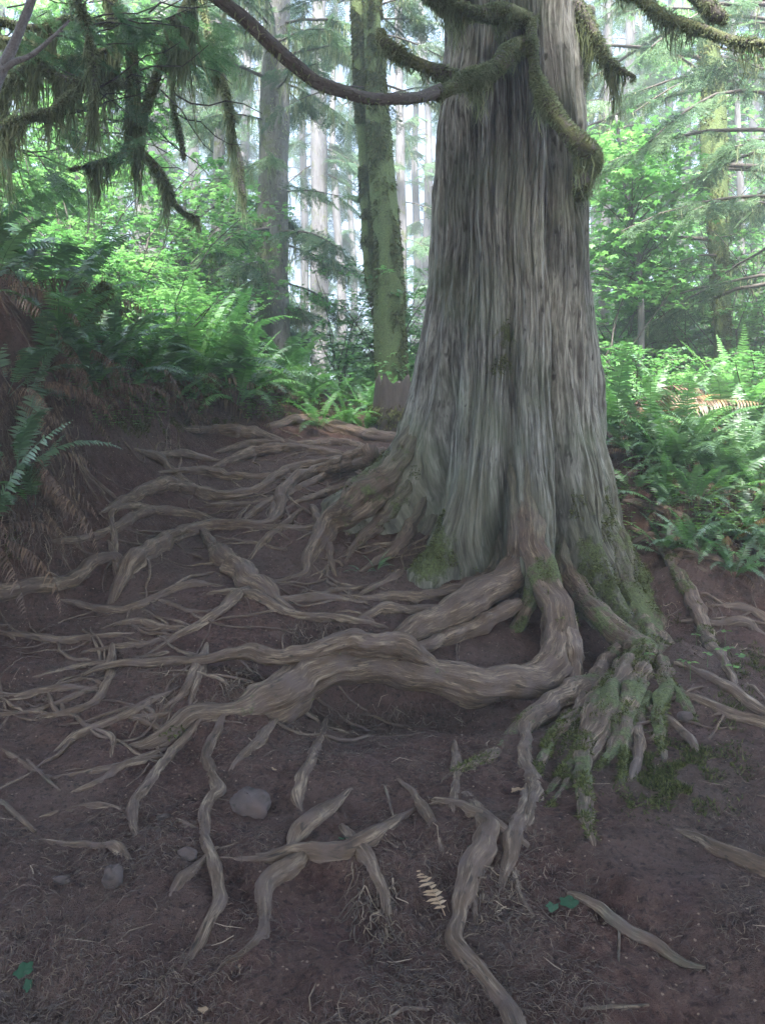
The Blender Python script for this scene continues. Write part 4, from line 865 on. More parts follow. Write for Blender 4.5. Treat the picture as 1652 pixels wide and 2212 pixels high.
FR['dead']=[frond_mesh('frond_dead',M_dead,1.,e0,e1,30,.075,c,.25,s+40,hangp=.7) for s,(e0,e1,c) in enumerate(((20,-85,.1),(-10,-88,-.1),(40,-80,.05)))]
FR['rust']=[frond_mesh('frond_rust',M_rust,1.,e0,e1,38,.10,c,.08,s+60,hangp=.5) for s,(e0,e1,c) in enumerate(((35,-15,.03),(50,-25,-.05)))]
def fern(x,y,L,mix,label,group=None,azr=(0,2*PI),z=None,tilt=(0,.25),name='sword_fern'):
    z=float(Hd(x,y))-.02 if z is None else z
    e=empty(name,(x,y,z)); tag(e,label,'fern',group)
    for kind,n in mix:
        for k in range(n):
            a=azr[0]+(azr[1]-azr[0])*((k+rng.uniform(.1,.9))/n)
            me=FR[kind][rng.integers(len(FR[kind]))]
            o=link('frond',me,e); s=L*rng.uniform(.72,1.08)
            if kind=='dead': s*=.8; o['label']='brown withered frond'
            if kind=='rust': o['label']='rust coloured dying frond'
            o.scale=(s,s*rng.choice([-1,1]),s); o.rotation_euler=(rng.normal()*.12,rng.uniform(*tilt)*rng.choice([-1,1]) if kind!='up' else rng.normal()*.12,a)
            o.location=(math.cos(a)*.04*L,math.sin(a)*.04*L,0)
    return e
def fern_px(u,y,*a,**k):
    return fern((u-CX)/FPX*y,y,*a,**k)
PHI=-PI/2   # towards the viewer
fern_px(415,8.7,1.45,[('up',9),('green',9),('deep',6),('dead',12)],'largest sword fern, tall bright upright fronds over a skirt of withered ones')
fern_px(535,9.0,1.15,[('deep',11),('green',5),('dead',8)],'bluish green arching fern on the crest just left of the pale trunk')
fern_px(30,5.3,.95,[('deep',5),('dead',18)],'dark shaggy fern overhanging the left edge of the bank')
fern_px(-30,5.0,.9,[('deep',4),('dead',16)],'withered fern cut off by the left border with few green fronds')
fern_px(120,6.4,1.05,[('green',12),('deep',5),('dead',9)],'broad fern on the bank top below the hanging moss')
fern_px(205,6.7,.85,[('deep',8),('green',4),('dead',10)],'low dull fern beside the foot of the leaning mossy snag')
fern_px(60,5.75,.8,[('deep',5),('dead',14)],'mostly withered fern hanging down the left bank face')
fern_px(150,6.2,.75,[('deep',6),('dead',12)],'half dead fern on the bank face, right of the mostly withered one')
fern_px(300,7.6,.75,[('green',7),('deep',4),('dead',6)],'small fern at the mossy lip left of the largest fern')
fern_px(650,9.7,.8,[('green',8),('bright',4)],'green fern on the crest right of the pale trunk foot')
fern_px(735,10.2,.8,[('bright',9),('deep',3)],'pale green fern in front of the bright bushes, left of the mossy trunk')
fern_px(790,9.9,.7,[('bright',4),('up',3),('deep',4)],'narrow fern at the left foot of the mossy trunk')
fern_px(905,9.8,.75,[('green',8),('bright',3)],'fern wedged between the stump and the giant cedar')
fern_px(1480,7.55,1.1,[('green',12),('deep',9),('dead',6)],'wide dark green fern right of the giant cedar')
e=fern_px(1325,7.9,1.15,[('bright',5),('green',5)],'fern behind the cedar flank with long rusty fronds arching right')
for (a,s,el) in ((-.25,1.45,.0),(-.12,1.35,.12),(.1,1.5,-.06)):
    o=link('frond',FR['rust'][0],e); o['label']='long rust coloured frond arching right'; o.scale=(s,s,s); o.rotation_euler=(0,el,a)
for (a,s) in ((.15,1.45),(-.5,1.1),(.5,1.2)):
    o=link('frond',FR['dead'][0],e); o['label']='upright brown withered frond'; o.scale=(s,s,s); o.rotation_euler=(0,-.75,a)
fern_px(1640,6.9,.85,[('green',9),('deep',6),('dead',5)],'dense fern at the right border beside the drooping hemlock')
fern_px(1590,8.6,1.15,[('bright',6),('up',5),('green',4)],'tall light green fern standing highest on the right side')
fern_px(1570,6.4,.6,[('green',7),('rust',4)],'small fern with bronze tips on the right slope above the roots')
fern_px(1390,8.8,.95,[('bright',8),('up',3)],'yellow green fern filling the gap right of the cedar flank')
fern_px(1480,9.4,1.0,[('bright',7),('up',4)],'bright fern beyond the wide dark green fern')
fern_px(812,5.95,.2,[('deep',5),('green',3)],'tiny fern seedling growing at the left base of the cedar',tilt=(0,.1))
fern_px(785,5.9,.16,[('deep',4)],'even smaller fern sprout left of the tiny seedling',tilt=(0,.1))
fern_px(842,5.95,.14,[('rust',4)],'tiny orange brown withered fern right of the seedling',tilt=(0,.1))
for k,(u,y,L) in enumerate(((10,5.5,.8),(70,5.35,.7),(-20,5.9,1.1),(95,6.0,.85),(170,6.5,.9),(240,7.0,.8),(250,7.5,1.0),(40,6.6,1.2),(330,7.9,.8),(150,7.4,1.1),(-60,6.6,1.2),(350,8.3,.9))):
    fern_px(u,y,L,[('deep',4 if y<6.2 else 7),('green',1 if y<6.2 else 5),('dead',14 if y<6.2 else 9)],'shaggy fern with drooping withered fronds on the left bank',group='shaggy ferns on the left bank')
for k,(u,y,L) in enumerate(((1400,7.7,.9),(1440,7.2,.8),(1530,7.2,.9),(1600,7.5,1.0),(1560,8.2,1.2),(1660,7.8,1.1),(1450,8.2,1.2),(1620,6.5,.7),(1380,7.4,.6),(1690,6.2,.8),(1370,7.0,.6),(1430,6.75,.6),(1500,6.7,.65),(1560,6.9,.7),(1610,7.1,.8),(1350,7.6,.6),(1470,7.1,.7),(1500,6.35,.55),(1585,6.1,.5),(1645,6.4,.6),(1435,6.5,.5))):
    fern_px(u,y,L,[('deep',8),('green',5),('dead',6)],'dark fern in the dense patch on the slope right of the giant cedar',group='dark ferns right of the cedar')
for k,(u,y,L) in enumerate(((235,6.9,.5),(280,7.3,.55),(325,7.7,.6),(365,8.0,.6),(400,8.35,.6),(445,8.7,.6),(200,6.6,.45))):
    fern_px(u,y,L,[('green',5),('bright',2),('dead',8)],'low fern with withered skirt on the dark soil lip left of the topmost roots',group='low ferns on the left lip')
for k in range(11):
    u=405+42*k+rng.uniform(-12,12); y=rng.uniform(9.1,10.0); fern_px(u,y,rng.uniform(.5,.75),[('bright',6),('green',4),('dead',2)],'small fern in the row along the crest just above the topmost roots',group='small ferns along the crest')
for k in range(16):
    u=rng.uniform(40,560); y=rng.uniform(8.8,12.5); fern_px(u,y,rng.uniform(.8,1.25),[('bright',6),('green',4),('up',3)],'light green fern among the bushes on the slope behind the largest fern',group='ferns on the left slope')
for k in range(9):
    u=rng.uniform(600,900); y=rng.uniform(10.5,14); fern_px(u,y,rng.uniform(.7,1.1),[('bright',7),('green',3)],'fern in the sunlit thicket beyond the crest and between the trunks',group='ferns beyond the crest')
for k in range(10):
    u=rng.uniform(1300,1660); y=rng.uniform(9.5,13); fern_px(u,y,rng.uniform(.8,1.2),[('bright',6),('up',3),('green',3)],'light green fern in the thicket behind the cedar on its right',group='ferns on the right slope')

# ---- broadleaf bushes
def lobed(n=5):
    V=[[0,0,0]]
    a=np.radians(np.linspace(-125,125,n)); Ls=np.interp(np.abs(a),[0,2.2],[1.,.62])
    F=[]
    for k in range(n):
        d=np.array([math.cos(a[k]),math.sin(a[k]),0]); s=np.array([-d[1],d[0],0])
        b=len(V); V+=[list(d*Ls[k]*.5-s*.22),list(d*Ls[k]+np.array([0,0,-.12])),list(d*Ls[k]*.5+s*.22)]; F.append([0,b,b+1,b+2])
    return np.array(V,float),np.array(F)
LV,LF=lobed(); LV[:,0]+=.15
def bush_tpl(seed,h=2.2,w=1.3,nst=7,nl=1100,ls=.055):
    r=np.random.default_rng(seed); mbs=MB(); mbl=MB(); ends=[]
    for k in range(nst):
        a=r.uniform(0,2*PI); q=np.linspace(0,1,9); hh=h*r.uniform(.6,1.05); rr=w*r.uniform(.3,1)
        P=np.stack([np.cos(a)*rr*q**1.6,np.sin(a)*rr*q**1.6,hh*(q-.12*q*q)],1)+np.cumsum(r.normal(size=(9,3))*.018*h,axis=0)
        P[0]=[r.normal()*.05,r.normal()*.05,-.1]
        tube(mbs,P,np.linspace(.014,.004,9),5,rough=.05,cap=False)
        for m in range(7):
            i=r.integers(2,9); b=r.uniform(0,2*PI); L=r.uniform(.3,.7)*w*.7; qq=np.linspace(0,1,5)
            Q=P[i]+np.stack([np.cos(b)*L*qq,np.sin(b)*L*qq,L*(.25*qq-.3*qq*qq)],1); tube(mbs,Q,np.linspace(.005,.002,5),4,rough=0,cap=False); ends.append(Q)
    ne=len(ends); 
    idx=r.integers(0,ne,nl); f=r.uniform(.15,1,nl)*4; i=np.minimum(f.astype(int),3); E=np.stack(ends); p=E[idx,i]*(1-(f-i))[:,None]+E[idx,i+1]*(f-i)[:,None]
    p=p+r.normal(size=(nl,3))*[.07,.07,.025]
    a=r.uniform(0,2*PI,nl); X=np.stack([np.cos(a),np.sin(a),-.25+r.normal(size=nl)*.2],1); Z=ZUP+r.normal(size=(nl,3))*.3
    M=rotmats(X,Z,r.uniform(.6,1.25,nl)*ls,p); W,FF=place(LV,LF,M)
    mbl.add(W,FF,0,np.repeat(np.clip(r.random(nl)*.55+r.random(ne)[idx]*.45,0,1),len(LV)))
    return mbs.mesh('bush_stems',[M_twig]),mbl.mesh('bush_foliage',[M_leaf])
BT=[bush_tpl(1),bush_tpl(2,2.9,1.5,8,1500,.06),bush_tpl(3,1.5,1.1,6,900,.05),bush_tpl(4,3.6,1.7,7,1700,.065),bush_tpl(5,1.0,.9,6,700,.045)]
def blocks(x,y):
    u=CX+x/y*FPX
    return (548<u<640 and y<13.3) or (652<u<722 and y<19) or (772<u<885 and y<11.3)
def bush(x,y,k,s,label,group):
    if blocks(x,y) and k not in (4,): return None
    e=empty('maple_bush',(x,y,float(H(x,y)))); tag(e,label,'bush',group)
    link('stems',BT[k][0],e); link('foliage',BT[k][1],e)
    e.scale=(s,s,s*rng.uniform(.85,1.15)); e.rotation_euler=(0,0,rng.uniform(0,2*PI)); return e
def bushes(n,ur,yr,ks,sr,label,group):
    for i in range(n):
        u=ur[0]+(ur[1]-ur[0])*(i+rng.random())/n; y=rng.uniform(*yr); bush((u-CX)/FPX*y,y,ks[rng.integers(len(ks))],rng.uniform(*sr),label,group)
bushes(22,(-60,600),(10,15),(0,1,2,3),(.85,1.2),'bright green leafy bush on the slope behind the left ferns','bushes on the left slope')
bushes(10,(-100,420),(8.0,9.8),(2,4),(.7,1.0),'low leafy bush between the ferns on the left bank','low bushes on the left bank')
bushes(15,(590,940),(11.5,16),(0,1,2,4),(.7,1.0),'sunlit leafy bush beyond the crest between the pale and mossy trunks','bushes beyond the crest')
bushes(26,(1240,1720),(10,16),(0,1,3,3),(.9,1.25),'sunlit leafy bush in the thicket right of the giant cedar','bushes right of the cedar')
bushes(12,(1260,1700),(8.3,10),(2,4),(.7,1.0),'low leafy bush among the right hand ferns','low bushes on the right')
def maple(label,ctrl,n,box,yr,ls=.075):
    W=np.array([[*at(u,v,y),r/FPX*y] for (u,v,r,y) in ctrl]); W=catmull(W,step=.1); P,Rr=W[:,:3],W[:,3]; zg=float(H(P[0,0],P[0,1]))
    if P[0,2]>zg: P=np.concatenate([[[P[0,0],P[0,1],zg-.1]],P]); Rr=np.concatenate([Rr[:1],Rr])
    e=empty('maple_tree',(P[0,0],P[0,1],zg),world=True); tag(e,label,'tree')
    mb=MB(); tube(mb,P,Rr,10,rough=.1); mb.build('trunk',M_gbark,e)
    mb=MB(); u0,v0,u1,v1=box; nc=n//16
    u=rng.uniform(u0,u1,nc); v=rng.uniform(v0,v1,nc); y=rng.uniform(*yr,nc); c=np.stack([(u-CX)/FPX*y,y,CAMZ+(HOR-v)/FPX*y],1)
    for q in c[:70]:
        i=np.argmin(np.abs(P[:,2]-(q[2]-.4))); d=q-P[i]; tt=np.linspace(0,1,6)[:,None]
        tube(mb,P[i]+d*tt+np.array([0,0,.25])*np.sin(tt*PI)*np.linalg.norm(d)*.3,np.linspace(.012,.004,6),4,mat=1,cap=False)
    p=np.repeat(c,16,axis=0)+rng.normal(size=(nc*16,3))*[.22,.22,.06]; m=len(p); a=rng.uniform(0,2*PI,m)
    W_,FF=place(LV,LF,rotmats(np.stack([np.cos(a),np.sin(a),-.3+.2*rng.normal(size=m)],1),ZUP+rng.normal(size=(m,3))*.3,rng.uniform(.6,1.3,m)*ls,p))
    mb.add(W_,FF,0,np.repeat(np.clip(np.repeat(rng.random(nc),16)*.5+rng.random(m)*.5,0,1),len(LV)))
    mb.build('crown',[M_leaf,M_twig],e)
maple('young maple with large pale leaves against the bright gap right of the cedar',[(1385,900,8,10.5),(1380,600,7,10.5),(1350,400,5,10.5),(1330,250,3,10.5)],2600,(1260,280,1460,640),(9.8,12),.085)
maple('young maple glowing green behind the moss curtains at far left',[(150,800,9,12),(160,500,8,12),(180,200,6,12),(190,60,4,12)],3600,(0,0,330,470),(10.5,14),.085)
maple('slim maple half hidden by the hanging moss at the left',[(390,820,7,13),(395,600,6,13),(400,420,4,13)],2000,(330,380,560,640),(12,14.5))
maple('tall maple on the far right behind the drooping hemlock',[(1600,900,8,15),(1600,500,8,15),(1590,200,6,15),(1580,0,4,15)],2400,(1420,0,1670,600),(14.5,18),.09)

# ---- far forest: thin trunks with sparse crowns
def far_tpl(seed,h,nb):
    r=np.random.default_rng(seed); z=np.linspace(0,h,30); P=np.stack([.12*np.sin(z*.5+seed),.1*np.cos(z*.6),z],1)
    mt=MB(); tube(mt,P,np.linspace(.22,.07,30),12,rough=.1,seed=seed,knob=.1); mc=MB()
    for k in range(nb):
        zz3=r.uniform(2.0,h); c=np.array([np.interp(zz3,z,P[:,0]),np.interp(zz3,z,P[:,1]),zz3]); L=r.uniform(.8,2.6)*(1-.4*zz3/h)
        crown_limb(mc,limb_pts(c,r.uniform(0,2*PI),L,r.uniform(-.1,.35),.35),.018,int(5*L),.75,int(16*L),(.1,.5),SPRL,.012)
    return mt.mesh('far_trunk',[M_gbark]),mc.mesh('far_crown',[M_pale,M_twig,M_hang])
FT=[far_tpl(1,16,38),far_tpl(2,18,48),far_tpl(3,15,30)]
def fartree(u,y,k,s,label,group):
    x=(u-CX)/FPX*y; e=empty('far_conifer',(x,y,float(H(x,y))-.2)); tag(e,label,'tree',group); link('trunk',FT[k][0],e); link('crown',FT[k][1],e); e.scale=(s*.9,s*.9,s); e.rotation_euler=(rng.normal()*.02,rng.normal()*.02,rng.uniform(0,6.28))
for k,(u,y) in enumerate(((30,22),(120,26),(210,21),(265,30),(400,24),(440,30),(525,23),(555,32))): fartree(u,y,k%3,1,'distant hazy conifer behind the moss hung limbs on the left','distant conifers on the left')
for k,(u,y) in enumerate(((655,27),(735,25),(762,31),(895,27),(935,23))): fartree(u,y,(k+1)%3,.9,'distant thin conifer against the white sky between the middle trunks','distant conifers in the middle')
for k,(u,y) in enumerate(((1285,26),(1345,21),(1400,28),(1440,24),(1520,22),(1580,27),(1625,20),(1690,24),(1370,33))): fartree(u,y,k%3,1,'distant hazy conifer in the woods on the right','distant conifers on the right')
# ------------------------------------------------------------------ low growth and litter
def scatter_leaves(mb,p,ls,tilt=.35,mat=0,tint=None):
    m=len(p); a=rng.uniform(0,2*PI,m); W_,FF=place(LV,LF,rotmats(np.stack([np.cos(a),np.sin(a),-.2+.2*rng.normal(size=m)],1),ZUP+rng.normal(size=(m,3))*tilt,ls,p))
    mb.add(W_,FF,mat,np.repeat(rng.random(m) if tint is None else tint,len(LV)))
mb=MB(); n=30000; u=np.concatenate([rng.uniform(-150,950,n//2),rng.uniform(1200,1800,n//2)]); y=rng.uniform(7.9,20,n)**1.0
x=(u-CX)/FPX*y; keep=(np.hypot(x-TC[0],y-TC[1])>1.3)&((u<420)|(y>9.2))&(fbm(x*.8,y*.8,0*x,2)>-.35); x,y=x[keep],y[keep]
z=H(x,y)+rng.uniform(.02,.75,len(x))*np.clip(.55+.9*fbm(x*.9,y*.9,0*x+4,2),.15,1.2)
scatter_leaves(mb,np.stack([x,y,z],1),rng.uniform(.03,.075,len(x)))
tag(mb.build('undergrowth',M_leaf),'low leafy green growth covering the slopes behind the roots','ground cover',kind='stuff')
mb=MB(); P=[]
M_clover=leafmat('clover_leaf',[(0,(.05,.13,.02)),(.5,(.09,.21,.03)),(1,(.15,.29,.05))],trans=.45,gloss=.05)
for (u0,v0,u1,v1,n) in ((150,760,330,900,260),(330,840,460,905,120),(500,850,640,915,230),(640,880,830,930,90),(200,850,330,930,120),(1330,980,1652,1180,330),(1500,1050,1652,1180,130),(1330,1380,1600,1480,20),(820,880,900,920,60)):
    g=ghits(rng.uniform(u0,u1,n),rng.uniform(v0,v1,n)); P.append(g[pn(g[:,0]*4,g[:,1]*4,1.)>-.25])
P=np.concatenate(P); P[:,2]+=rng.uniform(.03,.12,len(P)); m=len(P); a0=rng.uniform(0,6.28,m)
TV=np.array([[0,0,0],[.55,-.42,.1],[.9,0,.02],[.55,.42,.1]]); TF=np.array([[0,1,2,3]])
for k in range(3):
    a=a0+k*2.094; W_,FF=place(TV,TF,rotmats(np.stack([np.cos(a),np.sin(a),-.15+0*a],1),ZUP+rng.normal(size=(m,3))*.1,rng.uniform(.03,.06,m),P)); mb.add(W_,FF,0,np.repeat(rng.random(m),4))
for p in P: mb.add(np.array([p,p+[.002,0,0],p+[.003,.004,-.12],p+[0,.004,-.12]]),[[0,1,2,3]],0,.1)
tag(mb.build('clover',M_clover),'small three lobed clover leaves along the mossy lip and slopes','ground cover',kind='stuff')
# moss on the ground
mb=MB(); P=[]
for (u,v,su,sv,n) in ((1430,1690,70,60,3200),(1480,1640,50,40,1200),(1500,1720,60,40,900),(330,925,70,22,2600),(440,915,60,14,2600),(250,920,50,30,1000),(1620,1440,40,40,700),(1580,1540,40,40,500),(1300,1000,30,30,300),(1420,1380,40,40,900),(1390,1620,50,50,700),(20,1190,30,40,500),(1560,1650,60,50,600)):
    q=ghits(u+rng.normal(size=n)*su*.6,v+rng.normal(size=n)*sv*.6); P.append(q[fbm(q[:,0]*6,q[:,1]*6,0.,2)>-.05])
P=np.concatenate(P); blades(mb,P,np.repeat(ZUP[None],len(P),0),rng.uniform(.01,.035,len(P)),.004,droop=.1)
tag(mb.build('ground_moss',M_moss),'green moss patches on the soil right of the roots and along the lip','moss',kind='stuff')
# needle and twig litter
M_lit=leafmat('needle_litter',[(0,(.045,.032,.027)),(.6,(.085,.063,.046)),(.92,(.13,.098,.068)),(1,(.24,.19,.14))],trans=.0,gloss=.02)
def litter(n,yr,L,Wd,thr,name,label,zoff=.004):
    mb=MB(); y=yr[0]+(yr[1]-yr[0])*rng.random(n)**1.5; u=rng.uniform(-120,1780,n); x=(u-CX)/FPX*y
    dens=fbm(x*1.6,y*1.6,0*x+2,3); k=dens+rng.normal(size=n)*.25>thr; x,y=x[k],y[k]; n=len(x)
    a=rng.uniform(0,6.28,n); l=rng.uniform(*L,n); w=rng.uniform(*Wd,n); d=np.stack([np.cos(a),np.sin(a)],1)
    e0=np.stack([x-d[:,0]*l/2,y-d[:,1]*l/2],1); e1=np.stack([x+d[:,0]*l/2,y+d[:,1]*l/2],1); mid=(e0+e1)/2+np.stack([-d[:,1],d[:,0]],1)*(l*rng.normal(size=n)*.12)[:,None]
    def pt(e,dz): return np.stack([e[:,0],e[:,1],Hd(e[:,0],e[:,1])+dz],1)
    A,Mi,B=pt(e0,zoff),pt(mid,zoff+rng.uniform(0,.012,n)),pt(e1,zoff+rng.uniform(0,.010,n))
    S=np.stack([-d[:,1],d[:,0],0*a],1)*w[:,None]; U=np.array([0,0,1.])*w[:,None]
    V=np.stack([A-S,A+U,A+S,Mi-S,Mi+U*1.4,Mi+S,B-S*.5,B+U*.6,B+S*.5],1).reshape(-1,3)
    b=np.arange(n)[:,None]*9; F=np.concatenate([b+np.array([q]) for q in ([0,1,4,3],[1,2,5,4],[3,4,7,6],[4,5,8,7])])
    mb.add(V,F,0,np.repeat(np.clip(rng.random(n)**1.5+.05*rng.normal(size=n),0,1),9)); tag(mb.build(name,M_lit,smooth=False),label,'litter',kind='stuff')
litter(70000,(1.9,8.5),(.010,.042),(.0007,.0014),-.05,'needle_litter','tiny fallen needles and chips strewn over the bare soil')
litter(700,(1.9,8),(.04,.14),(.0010,.0024),-.1,'twig_litter','thin fallen twigs strewn over the bare soil')
# hair roots hanging under the banks
mb=MB()
for (u0,v0,u1,v1,n,L) in ((470,1440,560,1500,70,.22),(620,1340,760,1420,120,.2),(600,1520,1000,1600,150,.25),(330,1420,430,1520,60,.15),(0,860,190,1200,420,.34),(1450,1120,1640,1200,160,.2),(760,1880,860,2030,60,.25),(1390,1290,1640,1420,90,.2),(1010,1880,1120,1990,40,.2),(1260,1420,1400,1560,60,.2)):
    for g in ghits(rng.uniform(u0,u1,n),rng.uniform(v0,v1,n)):
        a=rng.uniform(0,6.28); q=[g+np.array([0,-.02,.01])]
        for s in range(5): q.append(q[-1]+np.array([math.cos(a)*.25,-.25-.2*rng.random(),-.75])*L/5*rng.uniform(.5,1.2)+rng.normal(size=3)*.012)
        q=np.array(q); q[:,2]=np.maximum(q[:,2],Hd(q[:,0],q[:,1])+.004)
        tube(mb,q,np.linspace(.0028,.001,6)*rng.uniform(.6,1.4),4,rough=0,cap=False,tint=rng.random()*.9)
o=mb.build('rootlets',M_lit,cedar); o['kind']='stuff'; o['label']='fine hair roots hanging from the soil'
# stones
M_stone=barkmat('stone',(.030,.023,.022),(.055,.043,.041),(.085,.070,.066),stretch=1,fscale=9,bump=.35,dirt=(.075,.053,.047))
def stone(u,v,r,label,sq=(1,.8,.7),sink=.35):
    g=ghit(u,v); R=r/FPX*g[1]; n1,n2=28,18; th=np.linspace(0,2*PI,n1,endpoint=False); ph=np.linspace(.02,PI-.02,n2)
    A,B=np.meshgrid(th,ph); D=np.stack([np.sin(B)*np.cos(A),np.sin(B)*np.sin(A),np.cos(B)],2)
    D=np.sign(D)*np.abs(D)**.8
    f=1+.22*fbm(D[...,0]*1.2+u,D[...,1]*1.2,D[...,2]*1.2+v,3)
    V=(D*f[...,None]*np.array(sq)*R).reshape(-1,3); V[:,2]+=R*sq[2]*(1-2*sink)
    i=np.arange(n2-1)[:,None]*n1; j=np.arange(n1)[None]; j2=(j+1)%n1
    mb=MB(); mb.add(V,np.stack([i+j,i+n1+j,i+n1+j2,i+j2],2).reshape(-1,4),0,.5,V)
    o=mb.build('stone',M_stone); o.location=g; o.rotation_euler=(.3,0,u); tag(o,label,'stone','stones in the soil')
stone(405,1848,22,'rounded grey stone just left of the long winding root')
stone(540,1745,44,'largest flat topped stone, buried right of the long winding root',(1,.8,.8),.5)
stone(245,1912,26,'upright blunt stone at lower left below the short level root',(.8,.8,1.1),.4)
stone(355,1775,16,'small half buried stone above the rounded grey one',sink=.5)
stone(135,1912,14,'little angular stone chip at far lower left',(1.4,.7,.6),.3)
stone(1480,1560,16,'small stone among the right hand roots',sink=.4)
# fallen leaves, sticks and a dry frond
M_fresh=leafmat('fallen_leaf',[(0,(.022,.055,.032)),(.5,(.035,.075,.046)),(1,(.05,.10,.065))],trans=.2,gloss=.0)
M_tan=leafmat('tan_leaf',[(0,(.22,.15,.09)),(.5,(.30,.21,.13)),(1,(.38,.28,.18))],trans=.2,gloss=.02)
def leaf_obj(u,v,size,mat,label,lobes,rot,name='fallen_leaf'):
    g=ghit(u,v); mb=MB()
    for (dx,dy,sx,sy,a) in lobes:
        th=np.linspace(0,2*PI,22,endpoint=False); r=1+.16*np.sin(th*5+dx*7)+.08*np.sin(th*11)
        px=np.cos(th)*r*sx; py=np.sin(th)*r*sy; ca,sa=math.cos(a),math.sin(a)
        X=(px*ca-py*sa+dx)*size; Y=(px*sa+py*ca+dy)*size
        x=np.concatenate([[dx*size],X]); y=np.concatenate([[dy*size],Y])
        xx=x*math.cos(rot)-y*math.sin(rot); yy=x*math.sin(rot)+y*math.cos(rot)
        z=Hd(g[0]+xx,g[1]+yy)-g[2]+.012+.25*size*(np.hypot(x-dx*size,y-dy*size)/size)**2*.5
        k=len(x)-1; mb.add(np.stack([xx,yy,z],1),np.stack([np.zeros(k,int),1+np.arange(k),1+(np.arange(k)+1)%k],1),0,rng.random())
    o=mb.build(name,mat); o.location=g; tag(o,label,'leaf'); return o
leaf_obj(1217,1972,.036,M_fresh,'crumpled teal green leaf on bare soil beside the fallen stick',((.5,.2,.9,.7,.3),(-1.1,-.1,.6,.45,-.2)),0)
leaf_obj(50,2122,.035,M_fresh,'ragged green leaf lying at the bottom left corner',((0,.3,.8,.55,.6),(.6,-.9,.35,.6,.2)),.2)
leaf_obj(1015,1850,.016,M_fresh,'small green leaf with a stalk, left of the forked root',((0,0,.9,.6,.3),(1.2,.3,.6,.5,0)),.2)
leaf_obj(745,1838,.014,M_fresh,'sliver of pale green leaf above the broad level root',((-.8,0,1,.3,.1),(.9,.1,.8,.35,-.1)),0)
leaf_obj(1216,1679,.014,M_fresh,'bright green leaf under the right hand mossy leg',((0,0,1,.6,.3),),0)
leaf_obj(1115,1720,.032,M_tan,'curled tan leaf lying above the forked root',((0,0,.6,.9,.2),(.7,-.3,.5,.35,.3)),.3)
leaf_obj(592,1670,.018,M_tan,'withered tan leaf on the soil under the great root',((0,0,.7,.9,.2),),.3)
leaf_obj(507,2255,.02,M_tan,'brown leaf at the bottom edge',((0,0,.7,.9,.2),),.3)
leaf_obj(438,2200,.018,M_tan,'pale brown leaf near the lower end of the long winding root',((0,0,.7,.9,.5),),.3)
def stick(ctrl,label,m=M_root,name='fallen_stick',cat='stick',ring=14,lift=.5):
    A=catmull(np.array(ctrl,float),step=10); P=[]
    for a in A:
        y=hit(a[0],a[1],0); x=(a[0]-CX)/FPX*y; P.append([x,y,float(Hd(x,y))+a[2]/FPX*y*lift])
    P=np.array(P); 
    for _ in range(4): P[1:-1]=(P[:-2]+2*P[1:-1]+P[2:])/4
    mb=MB(); o0=P[len(P)//2].copy(); tube(mb,P-o0,np.maximum(A[:,2]/FPX*P[:,1],.002),ring,rough=.2,seed=ctrl[0][0],ridge=.1,knob=.2)
    o=mb.build(name,m); o.location=o0; tag(o,label,cat)
stick([(1226,1937,5),(1256,1952,9),(1296,1972,11),(1326,2002,11),(1366,2027,12),(1426,2057,11),(1471,2082,8),(1522,2103,3)],'long weathered stick lying across the bare soil at lower right')
stick([(0,1735,5),(40,1770,5),(78,1805,4)],'straight pale stick at the left border above the level root')
stick([(60,1655,4),(95,1685,4),(130,1712,3)],'thin pale stick slanting down near the left border')
stick([(1338,1990,3),(1336,2040,3),(1335,2085,2)],'short twig crossing the long weathered stick',ring=8)
stick([(820,2215,3),(870,2195,4),(925,2186,3)],'pale twig in the litter at the bottom centre',ring=8)
stick([(1255,2186,3),(1330,2186,4),(1400,2180,3)],'dark twig lying level at the lower right',ring=8)
stick([(1000,1893,3),(1020,1862,3),(1035,1838,2)],'green stalk on the soil beside the forked root',m=M_fresh,cat='stalk',name='leaf_stalk',ring=8)
stick([(830,1700,2),(842,1740,3),(850,1775,2)],'thin curved twig right of the great root hollow',ring=8)
g=ghit(945,1975); dry=empty('dry_frond',g); tag(dry,'small tan dried fern frond lying left of the forked root','dead frond')
fm=frond_mesh('dry_frond',M_tan,.2,8,-4,11,.16,.1,.1,99)
o=link('frond',fm,dry); o.rotation_euler=(0,-.25,1.9); o.location=(.02,-.07,.02)
# ------------------------------------------------------------------ canopy overhead
def over(n,cond):
    out=[]
    while len(out)<n:
        p=cond()
        if (p[2]>1.6+.60*max(p[1],0)+1.3 or p[1]<-.5) and (p[0]<3.4 and (-2.1<p[0]<1.6 or p[1]<2.0)): out.append(p)
    return np.array(out)
def ccrown(c,Rr,z0,z1,n):
    def f():
        a=rng.uniform(0,6.28); r=Rr*math.sqrt(rng.random()); return [c[0]+math.cos(a)*r,c[1]-2.6+math.sin(a)*r,rng.uniform(z0,z1)]
    return over(n,f)
def canopy(mb,c,Rr,z0,z1,n,sc=1.3):
    P=ccrown(c,Rr,z0,z1,n); D=P-np.array([c[0],c[1],0]); D[:,2]=-.3
    put_sprays(mb,P,D,rng.uniform(sc*.7,sc*1.3,n),SPRL,0,.3)
    for k in range(0,n,9):
        p=P[k]; q=np.array([c[0],c[1],p[2]+.6]); t=np.linspace(0,1,6)[:,None]; tube(mb,q+(p-q)*t,np.linspace(.05,.01,6),5,mat=1,cap=False)
mb=MB(); canopy(mb,(.6,3.4),4.2,6.5,10,NCAN); canopy(mb,(-1.3,11.1),1.7,8.3,10.8,110); mb.build('crown',[M_spray,M_twig],cedar)  # unseen sprays shaped to shade the foreground; second clump added to shade rear roots
